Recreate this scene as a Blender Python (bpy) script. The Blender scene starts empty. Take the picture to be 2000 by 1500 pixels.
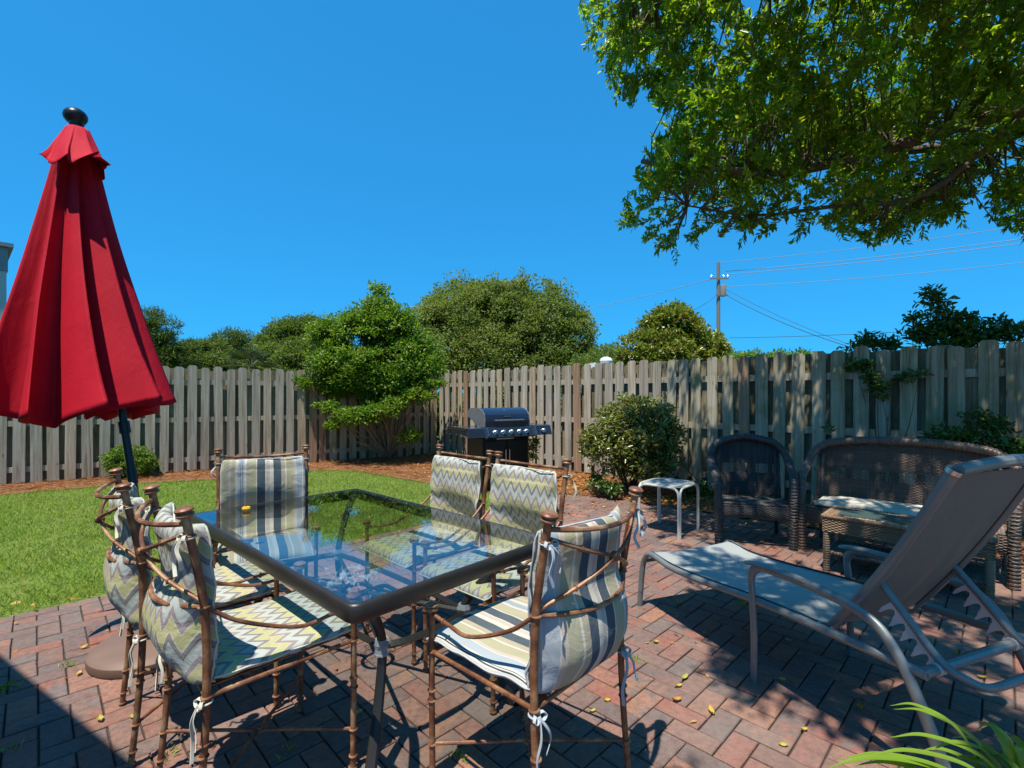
import bpy, math, random
import numpy as np
from mathutils import Vector, Matrix, noise as mnoise
R = math.radians
random.seed(7); rng = np.random.default_rng(11)
SC = bpy.context.scene; C = SC.collection

# ---------------------------------------------------------------- camera, sky, sun, exposure
HC = 1.35; FP = 950.0; HY = 772.0
cam = bpy.data.cameras.new('camera'); camo = bpy.data.objects.new('camera', cam); C.objects.link(camo)
cam.sensor_width = 36; cam.lens = 36 * FP / 2000; cam.shift_y = (HY - 750) / 2000
cam.clip_start = .05; cam.clip_end = 2000
camo.location = (0, 0, HC); camo.rotation_euler = (R(90), 0, 0); SC.camera = camo
SUN = Vector((.18, .32, -1.0))                      # way the light travels
world = bpy.data.worlds.new('World'); SC.world = world; world.use_nodes = True
wn = world.node_tree; bg = wn.nodes['Background']
sky = wn.nodes.new('ShaderNodeTexSky'); sky.sky_type = 'NISHITA'; sky.sun_disc = False
sky.sun_elevation = math.asin(1 / SUN.length); sky.sun_rotation = math.atan2(-SUN.x, -SUN.y)
sky.air_density = 1.0; sky.dust_density = 0.0; sky.ozone_density = 3.0
gm = wn.nodes.new('ShaderNodeGamma'); gm.inputs[1].default_value = .42
ml = wn.nodes.new('ShaderNodeMix'); ml.data_type = 'RGBA'; ml.blend_type = 'MULTIPLY'; ml.inputs[0].default_value = 1; ml.inputs[7].default_value = (.12, .985, 1.88, 1)
wn.links.new(sky.outputs[0], gm.inputs[0]); wn.links.new(gm.outputs[0], ml.inputs[6]); wn.links.new(ml.outputs[2], bg.inputs[0])
bg.inputs[1].default_value = .15
sl = bpy.data.lights.new('sun', 'SUN'); sl.energy = 4.4; sl.angle = R(.53); sl.color = (1, .945, .84)
so = bpy.data.objects.new('sun', sl); C.objects.link(so); so.location = (-4, -6, 20)
so.rotation_euler = SUN.to_track_quat('-Z', 'Y').to_euler()
vs = SC.view_settings; vs.view_transform = 'Standard'; vs.look = 'None'; vs.gamma = 1; vs.exposure = .7; vs.use_curve_mapping = False
SC.cycles.max_bounces = 8; SC.cycles.transparent_max_bounces = 12; SC.cycles.caustics_reflective = False; SC.cycles.caustics_refractive = False
SC.cycles.use_denoising = True

def P(px, py, Y): return Vector(((px - 1000) / FP * Y, Y, HC - (py - HY) / FP * Y))
def G(px, py, z=0.0):
    Y = FP * (HC - z) / (py - HY); return Vector(((px - 1000) / FP * Y, Y, z))
def proj(p): return (1000 + FP * p[0] / p[1], HY + FP * (HC - p[2]) / p[1])

# ---------------------------------------------------------------- materials
class NT:
    def __init__(s, name):
        s.m = bpy.data.materials.new(name); s.m.use_nodes = True; s.t = s.m.node_tree
        s.b = s.t.nodes['Principled BSDF']; s.out = s.t.nodes['Material Output']
    def n(s, typ, **kw):
        x = s.t.nodes.new('ShaderNode' + typ)
        for k, v in kw.items():
            if k in x.inputs.keys() if isinstance(k, str) else False: s.set(x.inputs[k], v)
            else: setattr(x, k, v)
        return x
    def set(s, i, v):
        if hasattr(v, 'links') or isinstance(v, bpy.types.NodeSocket): s.t.links.new(v, i)
        else: i.default_value = v
    def link(s, a, b): s.t.links.new(a, b)
    def ramp(s, fac, stops, interp='LINEAR'):
        r = s.t.nodes.new('ShaderNodeValToRGB'); r.color_ramp.interpolation = interp
        e = r.color_ramp.elements
        while len(e) > 1: e.remove(e[-1])
        e[0].position = stops[0][0]; e[0].color = (*stops[0][1], 1)
        for p, c in stops[1:]:
            q = e.new(p); q.color = (*c, 1)
        s.link(fac, r.inputs[0]); return r.outputs[0]
    def math(s, op, a, b=None, c=None):
        x = s.t.nodes.new('ShaderNodeMath'); x.operation = op
        s.set(x.inputs[0], a)
        if b is not None: s.set(x.inputs[1], b)
        if c is not None: s.set(x.inputs[2], c)
        return x.outputs[0]
    def mix(s, fac, a, b, mode='MIX'):
        x = s.t.nodes.new('ShaderNodeMix'); x.data_type = 'RGBA'; x.blend_type = mode
        s.set(x.inputs[0], fac)
        for k, v in ((6, a), (7, b)):
            if isinstance(v, tuple): v = (*v[:3], 1)
            s.set(x.inputs[k], v)
        return x.outputs[2]
    def coords(s, kind='Object', scale=(1, 1, 1), rand=False):
        tc = s.t.nodes.new('ShaderNodeTexCoord'); o = tc.outputs[kind]
        mp = s.t.nodes.new('ShaderNodeMapping'); mp.inputs['Scale'].default_value = scale
        s.link(o, mp.inputs[0])
        if rand:
            oi = s.t.nodes.new('ShaderNodeObjectInfo'); k = s.math('MULTIPLY', oi.outputs['Random'], 37.0)
            cx = s.t.nodes.new('ShaderNodeCombineXYZ'); s.link(k, cx.inputs[0]); s.link(k, cx.inputs[1]); s.link(k, cx.inputs[2])
            s.link(cx.outputs[0], mp.inputs['Location'])
        return mp.outputs[0]
    def noise(s, vec, scale, detail=3, rough=.55, dist=0):
        x = s.t.nodes.new('ShaderNodeTexNoise'); x.inputs['Scale'].default_value = scale; x.inputs['Detail'].default_value = detail
        x.inputs['Roughness'].default_value = rough; x.inputs['Distortion'].default_value = dist
        if vec is not None: s.link(vec, x.inputs['Vector'])
        return x.outputs['Fac']
    def bump(s, h, strength=.3, dist=.01):
        x = s.t.nodes.new('ShaderNodeBump'); x.inputs['Strength'].default_value = strength; x.inputs['Distance'].default_value = dist
        s.link(h, x.inputs['Height']); s.link(x.outputs[0], s.b.inputs['Normal']); return x.outputs[0]
    def base(s, v): s.set(s.b.inputs['Base Color'], (*v, 1) if isinstance(v, tuple) else v)
    def rough(s, v): s.set(s.b.inputs['Roughness'], v)

def leaf_mat(name, cols, trans=.35, rough=.45, spec=.4, objrand=False, dry=(.16, .14, .03), ds=3.0, dk=.35, tm=(1.2, 1.35, .55)):
    t = NT(name)
    if objrand: f = t.n('ObjectInfo').outputs['Random']
    else: f = t.n('NewGeometry').outputs['Random Per Island']
    k = len(cols); col = t.ramp(f, [(i / k, c) for i, c in enumerate(cols)], 'CONSTANT')
    v = t.ramp(t.noise(t.coords('Object'), ds, 3), [(.38, (0, 0, 0)), (.68, (1, 1, 1))])
    col = t.mix(t.math('MULTIPLY', v, dk), col, dry, 'MIX') if trans > 0 else col
    t.base(col); t.rough(rough); t.b.inputs['Specular IOR Level'].default_value = spec
    tr = t.n('BsdfTranslucent'); br = t.mix(1.0, col, tm, 'MULTIPLY'); t.link(br, tr.inputs[0])
    ms = t.n('MixShader'); ms.inputs[0].default_value = trans
    t.link(t.b.outputs[0], ms.inputs[1]); t.link(tr.outputs[0], ms.inputs[2]); t.link(ms.outputs[0], t.out.inputs[0])
    return t.m

def plain(name, col, rough=.5, metal=0, spec=.5, var=.25, scale=8, bump=0):
    t = NT(name); v = t.coords('Object'); f = t.noise(v, scale, 4)
    t.base(t.mix(t.math('MULTIPLY', f, 1.0), tuple(c * (1 - var) for c in col), tuple(min(1, c * (1 + var)) for c in col)))
    t.rough(rough); t.b.inputs['Metallic'].default_value = metal; t.b.inputs['Specular IOR Level'].default_value = spec
    if bump: t.bump(t.noise(v, scale * 8, 3), bump, .003)
    return t.m

def brick_mat(name, island):
    t = NT(name)
    r = (t.n('NewGeometry').outputs['Random Per Island'] if island else t.n('ObjectInfo').outputs['Random'])
    geo = t.n('NewGeometry'); pos = geo.outputs['Position']
    cols = [(.27, .10, .062), (.155, .10, .09), (.32, .15, .10), (.12, .105, .102), (.22, .10, .078), (.35, .16, .09), (.17, .13, .115),
            (.29, .12, .085), (.13, .09, .085), (.25, .14, .11), (.19, .10, .08), (.30, .085, .055), (.15, .13, .125), (.24, .13, .095)]
    mean = (.20, .128, .105); cols = [tuple((.66 * q + .34 * w) * 1.0 for q, w in zip(c, mean)) for c in cols]
    k = len(cols); a = t.ramp(r, [(i / k, c) for i, c in enumerate(cols)], 'CONSTANT')
    r2 = t.math('FRACT', t.math('MULTIPLY', r, 57.3)); b = t.ramp(r2, [(i / k, c) for i, c in enumerate(reversed(cols))], 'CONSTANT')
    n1 = t.noise(pos, 9, 4, .6, .6); m = t.ramp(n1, [(.42, (0, 0, 0)), (.6, (1, 1, 1))])
    col = t.mix(m, a, b)
    n2 = t.noise(pos, 260, 3, .7); sp = t.ramp(n2, [(.3, (.72, .72, .72)), (.55, (1, 1, 1)), (.75, (1.35, 1.3, 1.25))])
    col = t.mix(1.0, col, sp, 'MULTIPLY')
    n4 = t.noise(pos, 34, 4, .7); col = t.mix(1.0, col, t.ramp(n4, [(.32, (.70, .68, .68)), (.52, (1, 1, 1)), (.7, (1.22, 1.18, 1.14))]), 'MULTIPLY')
    st = t.noise(pos, .9, 5, .65); col = t.mix(t.ramp(st, [(.48, (0, 0, 0)), (.66, (.45, .45, .45))]), col, (.10, .075, .065))
    n3 = t.noise(pos, 1.6, 3); dust = t.ramp(n3, [(.4, (0, 0, 0)), (.7, (.35, .35, .35))])
    col = t.mix(dust, col, (.25, .20, .17))
    t.base(col); t.rough(.82); t.b.inputs['Specular IOR Level'].default_value = .3
    h = t.math('ADD', t.noise(pos, 130, 4, .65), t.math('MULTIPLY', t.noise(pos, 22, 3), .8))
    t.bump(h, .55, .006); return t.m

def wood_mat(name, tint=(1, 1, 1), green=.15):
    t = NT(name); v = t.coords('Object', (1, 1, 1), True)
    v1 = t.coords('Object', (26, 26, 1.1), True); v2 = t.coords('Object', (90, 90, 2.2), True)
    g = t.noise(v1, 1.0, 4, .6, .8); f = t.noise(v2, 1.0, 3, .6)
    col = t.ramp(g, [(.30, (.17, .145, .12)), (.42, (.34, .305, .26)), (.55, (.45, .42, .375)), (.70, (.58, .555, .52))])
    col = t.mix(t.math('MULTIPLY', f, .5), col, (.28, .24, .20))
    oi = t.n('ObjectInfo').outputs['Random']
    col = t.mix(1.0, col, t.ramp(oi, [(0, (.78, .76, .74)), (.3, (1.0, .97, .9)), (.6, (.9, .92, .92)), (.8, (1.12, 1.08, 1.0)), (1, (1.02, .9, .74))]), 'MULTIPLY')
    al = t.ramp(t.noise(v, 2.3, 4, .6), [(.5, (0, 0, 0)), (.72, (green,) * 3)])
    col = t.mix(al, col, (.17, .17, .06))
    col = t.mix(1.0, col, tint, 'MULTIPLY')
    # knots
    vo = t.n('TexVoronoi'); vo.inputs['Scale'].default_value = 1; t.link(t.coords('Object', (9, 9, 3.2), True), vo.inputs['Vector'])
    kn = t.ramp(vo.outputs['Distance'], [(.05, (1, 1, 1)), (.12, (0, 0, 0))])
    col = t.mix(t.math('MULTIPLY', kn, .6), col, (.07, .05, .035))
    t.base(col); t.rough(.88); t.b.inputs['Specular IOR Level'].default_value = .2
    t.bump(t.math('ADD', g, f), .5, .004); return t.m

def rust_mat():
    t = NT('rusty_metal'); v = t.coords('Object'); a = t.noise(v, 14, 5, .65); b = t.noise(v, 90, 3)
    col = t.ramp(a, [(.3, (.08, .03, .018)), (.45, (.18, .068, .03)), (.55, (.28, .13, .055)), (.68, (.42, .27, .15))])
    col = t.mix(t.math('MULTIPLY', b, .3), col, (.10, .04, .025))
    t.base(col); t.rough(.48); t.b.inputs['Metallic'].default_value = .15; t.bump(b, .35, .002); return t.m

def fabric(name, kind):
    t = NT(name); tc = t.n('TexCoord'); sx = t.n('SeparateXYZ'); t.link(tc.outputs['UV'], sx.inputs[0])
    u, v = sx.outputs[0], sx.outputs[1]
    if kind == 'stripe':
        W, BL, BE, KH, SL, CR, PK, DK = (.52, .50, .45), (.33, .37, .40), (.38, .33, .24), (.36, .34, .225), (.055, .08, .105), (.55, .51, .41), (.46, .39, .33), (.03, .04, .05)
        w = [(W, 2), (DK, .6), (W, 1), (DK, .6), (W, 1.5), (BL, 7), (W, 1), (PK, 3), (KH, 9), (CR, 1.5), (BE, 5), (SL, 10), (CR, 3), (W, 2), (PK, 4), (W, 1.5), (SL, 10), (CR, 1.2), (KH, 9), (BE, 3), (W, 2.5),
             (BL, 2), (DK, .6), (BL, 1.6), (DK, .6), (BL, 3), (CR, 3), (BE, 5), (PK, 3), (KH, 8), (BE, 3)]
        tot = sum(x for _, x in w); st = []; acc = 0
        for c, x in w: st.append((acc / tot, c)); acc += x
        # a ramp holds 32 stops
        f = t.math('FRACT', t.math('ADD', t.math('DIVIDE', u, .47), .5)); col = t.ramp(f, st[:32], 'CONSTANT')
    else:
        per = .058; amp = .050
        tri = t.math('PINGPONG', t.math('ADD', u, 10.0), per / 2)
        ph = t.math('ADD', v, t.math('MULTIPLY', tri, 2 * amp / per * 1.0))
        f = t.math('FRACT', t.math('ADD', t.math('DIVIDE', ph, .128), 7))
        AQ, GR, YE, MA, LG, DG, CR = (.41, .44, .40), (.21, .20, .185), (.42, .40, .19), (.29, .235, .225), (.38, .37, .32), (.10, .10, .095), (.47, .44, .32)
        w = [(AQ, 13), (LG, 3), (DG, 1.2), (GR, 7), (CR, 3), (YE, 13), (CR, 3), (MA, 9)]
        tot = sum(x for _, x in w); st = []; acc = 0
        for c, x in w: st.append((acc / tot, c)); acc += x
        col = t.ramp(f, st, 'CONSTANT')
    vv = t.coords('UV'); wv = t.noise(vv, 420, 2)
    dirt = t.noise(t.coords('Object'), 5, 4); col = t.mix(t.ramp(dirt, [(.5, (0, 0, 0)), (.8, (.25, .25, .25))]), col, (.30, .27, .20))
    col = t.mix(t.math('MULTIPLY', wv, .12), col, (.2, .18, .15))
    t.base(col); t.rough(.9); t.b.inputs['Specular IOR Level'].default_value = .15
    wr = t.noise(t.coords('Object'), 11, 4, .55, .8)
    t.bump(t.math('ADD', t.math('MULTIPLY', wv, .06), wr), .6, .014); return t.m

M = {}
M['brick'] = brick_mat('paving_brick', False); M['bricks'] = brick_mat('paving_bricks', True)
M['wood'] = wood_mat('weathered_wood', (1.0, .97, .92)); M['wood_dark'] = wood_mat('weathered_wood_shade', (.95, .92, .78), .7)  # wood_dark: copy for shaded boards, shade tinted into the colour, more green
M['wood_back'] = wood_mat('gap_shade_mossy_wood', (.62, .60, .48), .8)  # back boards: dark tint paints the shade between front boards, plus mossy patches
M['wood_red'] = wood_mat('brown_wood', (.85, .60, .46), .1)
M['rust'] = rust_mat(); M['stripe'] = fabric('striped_fabric', 'stripe'); M['chev'] = fabric('zigzag_fabric', 'chev')
M['tie'] = plain('tie_fabric', (.55, .52, .42), .9, var=.3, scale=30)
M['tie_blue'] = plain('tie_fabric_blue', (.38, .42, .44), .9, var=.3, scale=30)
M['table'] = plain('dark_bronze_metal', (.030, .027, .025), .40, .3, var=.35, scale=12, bump=.15)
M['lounge'] = plain('grey_bronze_metal', (.19, .205, .20), .38, .3, var=.3, scale=10, bump=.1)
M['notch'] = plain('aluminium_rack', (.55, .53, .52), .45, .2)
M['stool'] = plain('worn_white_metal', (.52, .52, .47), .4, .1, var=.2, scale=14)
M['black'] = plain('black_metal', (.012, .012, .013), .35, .2); M['steel'] = plain('polished_steel', (.62, .62, .62), .2, .95, var=.08)
M['darksteel'] = plain('dark_enamel', (.035, .06, .11), .14, .6, .9, var=.1)
M['base'] = plain('brown_resin', (.17, .105, .075), .6, 0, var=.25, scale=5, bump=.1)
M['white'] = plain('white_paint', (.75, .76, .76), .5, var=.08); M['stucco'] = plain('stucco', (.52, .50, .44), .9, var=.1, scale=3, bump=.5)
M['greytrim'] = plain('grey_trim', (.22, .25, .26), .6)
M['roof'] = plain('roofing', (.12, .11, .10), .9)
M['bark'] = plain('bark', (.13, .10, .075), .95, var=.5, scale=18, bump=.8); M['bark_dark'] = plain('dark_bark', (.06, .045, .035), .95, var=.5, scale=22, bump=.8)
M['twig'] = plain('pale_bark', (.24, .18, .12), .9, var=.4, scale=14, bump=.5)
M['pole'] = plain('pole_wood', (.20, .17, .14), .9, var=.3); M['wire'] = plain('cable', (.30, .36, .42), .5); M['wire_dark'] = plain('dark_cable', (.04, .05, .06), .5)
M['sand'] = plain('joint_sand', (.055, .042, .034), .95, var=.5, scale=25, bump=.4)
M['flower'] = plain('yellow_wax', (.75, .42, .02), .35, var=.25, scale=30)
def red_mat():
    t = NT('red_canvas'); v = t.coords('Object'); n = t.noise(v, 6, 3); w = t.noise(v, 500, 2)
    col = t.mix(n, (.42, .004, .016), (.60, .008, .030)); t.base(col); t.rough(.75); t.b.inputs['Specular IOR Level'].default_value = .25
    t.bump(t.math('ADD', t.noise(t.coords('Object', (1, 1, .35)), 16, 4, .6, .6), t.math('MULTIPLY', w, .1)), .35, .012)
    tr = t.n('BsdfTranslucent'); tr.inputs[0].default_value = (.5, .01, .02, 1); ms = t.n('MixShader'); ms.inputs[0].default_value = .18
    t.link(t.b.outputs[0], ms.inputs[1]); t.link(tr.outputs[0], ms.inputs[2]); t.link(ms.outputs[0], t.out.inputs[0]); return t.m
M['red'] = red_mat()
def glass_mat(name, tint, ior=.04):
    t = NT(name); tr = t.n('BsdfTransparent'); tr.inputs[0].default_value = (*tint, 1)
    gl = t.n('BsdfGlossy'); gl.inputs['Roughness'].default_value = .01
    g_ = t.n('NewGeometry'); vm = t.n('VectorMath', operation='DOT_PRODUCT'); t.link(g_.outputs['Incoming'], vm.inputs[0]); t.link(g_.outputs['Normal'], vm.inputs[1]); ms = t.n('MixShader')
    sch = t.math('POWER', t.math('SUBTRACT', 1.0, t.math('ABSOLUTE', vm.outputs['Value'])), 5.0)      # Schlick reflectance of one face
    t.link(t.math('MULTIPLY_ADD', sch, 1 - ior, ior), ms.inputs[0]); t.link(tr.outputs[0], ms.inputs[1]); t.link(gl.outputs[0], ms.inputs[2])
    t.link(ms.outputs[0], t.out.inputs[0]); return t.m
M['glass'] = glass_mat('table_glass', (.92, .96, .95), .11)
t = NT('frosted_glass_top'); t.base((.06, .095, .085)); t.rough(.3); M['tealglass'] = t.m
t = NT('clear_plastic_wrap'); t.base((.7, .75, .8)); t.rough(.12); t.b.inputs['Alpha'].default_value = .30; M['wrap'] = t.m
t = NT('mesh_sling'); v = t.coords('Object'); wv = t.n('TexWave'); wv.inputs['Scale'].default_value = 90; t.link(v, wv.inputs[0])
t.base(t.mix(wv.outputs['Fac'], (.25, .27, .26), (.36, .37, .35))); t.rough(.6); t.bump(t.noise(v, 300, 2), .3, .002)
M['sling'] = t.m
t = NT('mesh_sling_back'); v = t.coords('Object'); t.base(t.mix(t.noise(v, 60, 4), (.22, .20, .17), (.33, .305, .265))); t.rough(.7); t.bump(t.noise(v, 400, 2), .3, .002)
tr = t.n('BsdfTranslucent'); tr.inputs[0].default_value = (.32, .26, .2, 1); ms = t.n('MixShader'); ms.inputs[0].default_value = .35
t.link(t.b.outputs[0], ms.inputs[1]); t.link(tr.outputs[0], ms.inputs[2]); t.link(ms.outputs[0], t.out.inputs[0]); M['slingback'] = t.m
def wicker(name, a, b):
    t = NT(name); r = t.n('NewGeometry').outputs['Random Per Island']; n = t.noise(t.coords('Object'), 40, 3)
    t.base(t.mix(t.math('ADD', t.math('MULTIPLY', r, .6), t.math('MULTIPLY', n, .4)), a, b)); t.rough(.45); return t.m
M['wick_black'] = wicker('dark_wicker', (.024, .022, .023), (.085, .076, .07)); M['wick_brown'] = wicker('brown_wicker', (.07, .046, .034), (.20, .14, .105))
M['wick_tan'] = wicker('tan_wicker', (.17, .098, .05), (.33, .21, .12))
M['pad'] = plain('cream_cushion', (.50, .46, .38), .9, var=.2, scale=6, bump=.3)
# foliage
M['lf_oak_near'] = leaf_mat('overhang_leaf', [(.13, .225, .02), (.17, .285, .025), (.10, .18, .02), (.27, .35, .03), (.13, .225, .022), (.34, .34, .035)], .62, .32, .5, tm=(1.6, 1.9, .5))
M['lf_oak'] = leaf_mat('oak_leaf', [(.13, .18, .04), (.17, .225, .048), (.10, .14, .034), (.20, .25, .055)], .42, .5, .35, dry=(.27, .27, .07), ds=.45, dk=.55)
M['lf_shrub'] = leaf_mat('bright_leaf', [(.11, .23, .022), (.15, .29, .028), (.08, .17, .02), (.27, .37, .03), (.13, .22, .02)], .5, .4, .4)
M['lf_mag'] = leaf_mat('glossy_leaf', [(.17, .22, .022), (.24, .29, .03), (.12, .165, .02), (.28, .32, .04), (.22, .14, .03)], .35, .3, .6)
M['lf_far'] = leaf_mat('far_leaf', [(.12, .175, .036), (.165, .225, .042), (.09, .135, .03), (.22, .26, .055)], .42, .5, .3, dry=(.08, .12, .03), ds=.8, dk=.5)
M['lf_pine'] = leaf_mat('pine_needles', [(.05, .09, .015), (.08, .135, .02), (.11, .17, .025)], .3, .5, .3)
M['lf_bush'] = leaf_mat('bush_leaf', [(.15, .20, .035), (.21, .26, .05), (.10, .14, .025), (.36, .36, .14), (.26, .21, .09)], .4, .25, .8)
M['lf_box'] = leaf_mat('round_bush_leaf', [(.12, .22, .02), (.16, .27, .025), (.08, .15, .02)], .35, .45, .3)
M['lf_vine'] = leaf_mat('vine_leaf', [(.08, .16, .03), (.11, .21, .035), (.06, .11, .025)], .3, .35, .5)
M['strap'] = leaf_mat('strap_leaf', [(.12, .24, .03), (.20, .32, .03), (.09, .19, .03)], .35, .35, .5)
M['palm'] = leaf_mat('palm_leaf', [(.08, .11, .04), (.11, .14, .06)], .25, .45, .4)
M['grass'] = leaf_mat('grass_blade', [(.19, .31, .035), (.25, .37, .04), (.13, .24, .025), (.31, .41, .06), (.36, .36, .12)], .45, .5, .3, False, (.40, .36, .11), 1.1, .36)
M['straw'] = leaf_mat('pine_straw', [(.46, .20, .08), (.58, .28, .12), (.34, .15, .07), (.62, .36, .18)], .1, .7, .2)
M['litter'] = leaf_mat('dead_leaf', [(.55, .19, .04), (.40, .12, .03), (.62, .28, .06), (.28, .13, .06), (.58, .38, .09)], .25, .6, .3)
M['leaf1'] = leaf_mat('yellow_leaf', [(.62, .40, .06), (.55, .22, .04), (.66, .50, .12), (.45, .40, .10)], .2, .5, .3, True)
t = NT('lawn_soil'); p = t.n('NewGeometry').outputs['Position']
t.base(t.ramp(t.noise(p, 7, 5), [(.3, (.07, .11, .015)), (.55, (.12, .18, .02)), (.75, (.17, .17, .05))])); t.rough(.95); t.bump(t.noise(p, 60, 3), .6, .02); M['lawn'] = t.m
t = NT('mulch_soil'); p = t.n('NewGeometry').outputs['Position']
t.base(t.ramp(t.noise(p, 22, 5), [(.3, (.13, .055, .025)), (.55, (.26, .11, .045)), (.75, (.36, .18, .08))])); t.rough(.95); t.bump(t.noise(p, 60, 4), .8, .03); M['mulch'] = t.m
t = NT('far_ground'); p = t.n('NewGeometry').outputs['Position']
t.base(t.ramp(t.noise(p, .6, 5), [(.3, (.06, .08, .025)), (.7, (.12, .12, .05))])); t.rough(.95); M['ground'] = t.m

# ---------------------------------------------------------------- mesh helpers
class MB:
    def __init__(s): s.v = []; s.f = []; s.uv = None
    def add(s, vs, fs):
        o = len(s.v); s.v.extend([tuple(v) for v in vs]); s.f.extend([tuple(i + o for i in f) for f in fs]); return s
    def box(s, c, size, rot=None, bev=0.0):
        hx, hy, hz = [a / 2 for a in size]; c = Vector(c)
        if bev <= 0:
            vs = [Vector((x, y, z)) for z in (-hz, hz) for y in (-hy, hy) for x in (-hx, hx)]
            fs = [(0, 2, 3, 1), (4, 5, 7, 6), (0, 1, 5, 4), (2, 6, 7, 3), (0, 4, 6, 2), (1, 3, 7, 5)]
        else:
            vs = []; b = min(bev, hx * .9, hy * .9, hz * .9)
            idx = {}
            for sx in (-1, 1):
                for sy in (-1, 1):
                    for sz in (-1, 1):
                        for a in range(3):
                            q = [sx * (hx - b), sy * (hy - b), sz * (hz - b)]; q[a] = (sx * hx, sy * hy, sz * hz)[a]
                            idx[(sx, sy, sz, a)] = len(vs); vs.append(Vector(q))
            fs = []
            I = idx
            for a in range(3):
                o1, o2 = [k for k in range(3) if k != a]
                for sg in (-1, 1):
                    q = []
                    for (p1, p2) in ((-1, -1), (1, -1), (1, 1), (-1, 1)):
                        k = [0, 0, 0]; k[a] = sg; k[o1] = p1; k[o2] = p2; q.append(I[(*k, a)])
                    fs.append(tuple(q))
            for a in range(3):      # edges along axis a
                o1, o2 = [k for k in range(3) if k != a]
                for p1 in (-1, 1):
                    for p2 in (-1, 1):
                        ks = []
                        for sg in (-1, 1):
                            k = [0, 0, 0]; k[a] = sg; k[o1] = p1; k[o2] = p2; ks.append(tuple(k))
                        fs.append((I[(*ks[0], o1)], I[(*ks[1], o1)], I[(*ks[1], o2)], I[(*ks[0], o2)]))
            for sx in (-1, 1):
                for sy in (-1, 1):
                    for sz in (-1, 1): fs.append(tuple(I[(sx, sy, sz, a)] for a in range(3)))
        if rot is not None: vs = [rot @ v for v in vs]
        return s.add([v + c for v in vs], fs)
    def tube(s, pts, r, seg=8, caps=True, flat=1.0, up=None):
        pts = [Vector(p) for p in pts]; n = len(pts)
        if not hasattr(r, '__len__'): r = [r] * n
        ups = Vector(up) if up else None; vs = []; N = None
        for i, p in enumerate(pts):
            tg = (pts[min(i + 1, n - 1)] - pts[max(i - 1, 0)]); tg = tg.normalized() if tg.length > 1e-9 else Vector((0, 0, 1))
            if ups is not None: N = (ups - tg * ups.dot(tg))
            elif N is None:
                a = Vector((0, 0, 1)) if abs(tg.z) < .9 else Vector((1, 0, 0)); N = a - tg * a.dot(tg)
            else: N = N - tg * N.dot(tg)
            if N.length < 1e-6: N = Vector((1, 0, 0)) - tg * tg.x
            N.normalize(); B = tg.cross(N)
            for k in range(seg):
                a = 2 * math.pi * k / seg; vs.append(p + (N * math.cos(a) * flat + B * math.sin(a)) * r[i])
        fs = [(i * seg + k, i * seg + (k + 1) % seg, (i + 1) * seg + (k + 1) % seg, (i + 1) * seg + k) for i in range(n - 1) for k in range(seg)]
        if caps: fs += [tuple(range(seg - 1, -1, -1)), tuple((n - 1) * seg + k for k in range(seg))]
        return s.add(vs, fs)
    def lathe(s, prof, seg=20, c=(0, 0, 0), rot=None):
        vs = []; c = Vector(c)
        for (r, z) in prof:
            for k in range(seg):
                a = 2 * math.pi * k / seg; q = Vector((r * math.cos(a), r * math.sin(a), z))
                vs.append((rot @ q if rot is not None else q) + c)
        n = len(prof)
        fs = [(i * seg + k, i * seg + (k + 1) % seg, (i + 1) * seg + (k + 1) % seg, (i + 1) * seg + k) for i in range(n - 1) for k in range(seg)]
        fs += [tuple(range(seg - 1, -1, -1)), tuple((n - 1) * seg + k for k in range(seg))]
        return s.add(vs, fs)
    def ring(s, c, R_, r, rot=None, seg=12, ms=6):
        c = Vector(c); vs = []
        for i in range(seg):
            a = 2 * math.pi * i / seg
            for k in range(ms):
                b = 2 * math.pi * k / ms; q = Vector(((R_ + r * math.cos(b)) * math.cos(a), (R_ + r * math.cos(b)) * math.sin(a), r * math.sin(b)))
                vs.append((rot @ q if rot is not None else q) + c)
        fs = [(i * ms + k, ((i + 1) % seg) * ms + k, ((i + 1) % seg) * ms + (k + 1) % ms, i * ms + (k + 1) % ms) for i in range(seg) for k in range(ms)]
        return s.add(vs, fs)
    def prism(s, poly, axis_from, axis_to):
        """poly: list of 3D points; extruded by the vector axis_to-axis_from"""
        d = Vector(axis_to) - Vector(axis_from); a = [Vector(p) for p in poly]; b = [p + d for p in a]; n = len(a)
        fs = [tuple(range(n - 1, -1, -1)), tuple(range(n, 2 * n))] + [(i, (i + 1) % n, n + (i + 1) % n, n + i) for i in range(n)]
        return s.add(a + b, fs)
    def ribbon(s, pts, w, side=None):
        pts = [Vector(p) for p in pts]; n = len(pts); vs = []
        for i, p in enumerate(pts):
            tg = (pts[min(i + 1, n - 1)] - pts[max(i - 1, 0)]).normalized()
            sd = Vector(side) if side else Vector((0, 0, 1)).cross(tg)
            sd = sd - tg * sd.dot(tg)
            if sd.length < 1e-4: sd = Vector((1, 0, 0))
            sd.normalize(); th = tg.cross(sd) * .0012
            vs += [p - sd * w / 2 - th, p + sd * w / 2 - th, p + sd * w / 2 + th, p - sd * w / 2 + th]
        fs = [(i * 4 + k, i * 4 + (k + 1) % 4, i * 4 + 4 + (k + 1) % 4, i * 4 + 4 + k) for i in range(n - 1) for k in range(4)]
        fs += [(3, 2, 1, 0), tuple((n - 1) * 4 + k for k in range(4))]
        return s.add(vs, fs)

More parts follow.
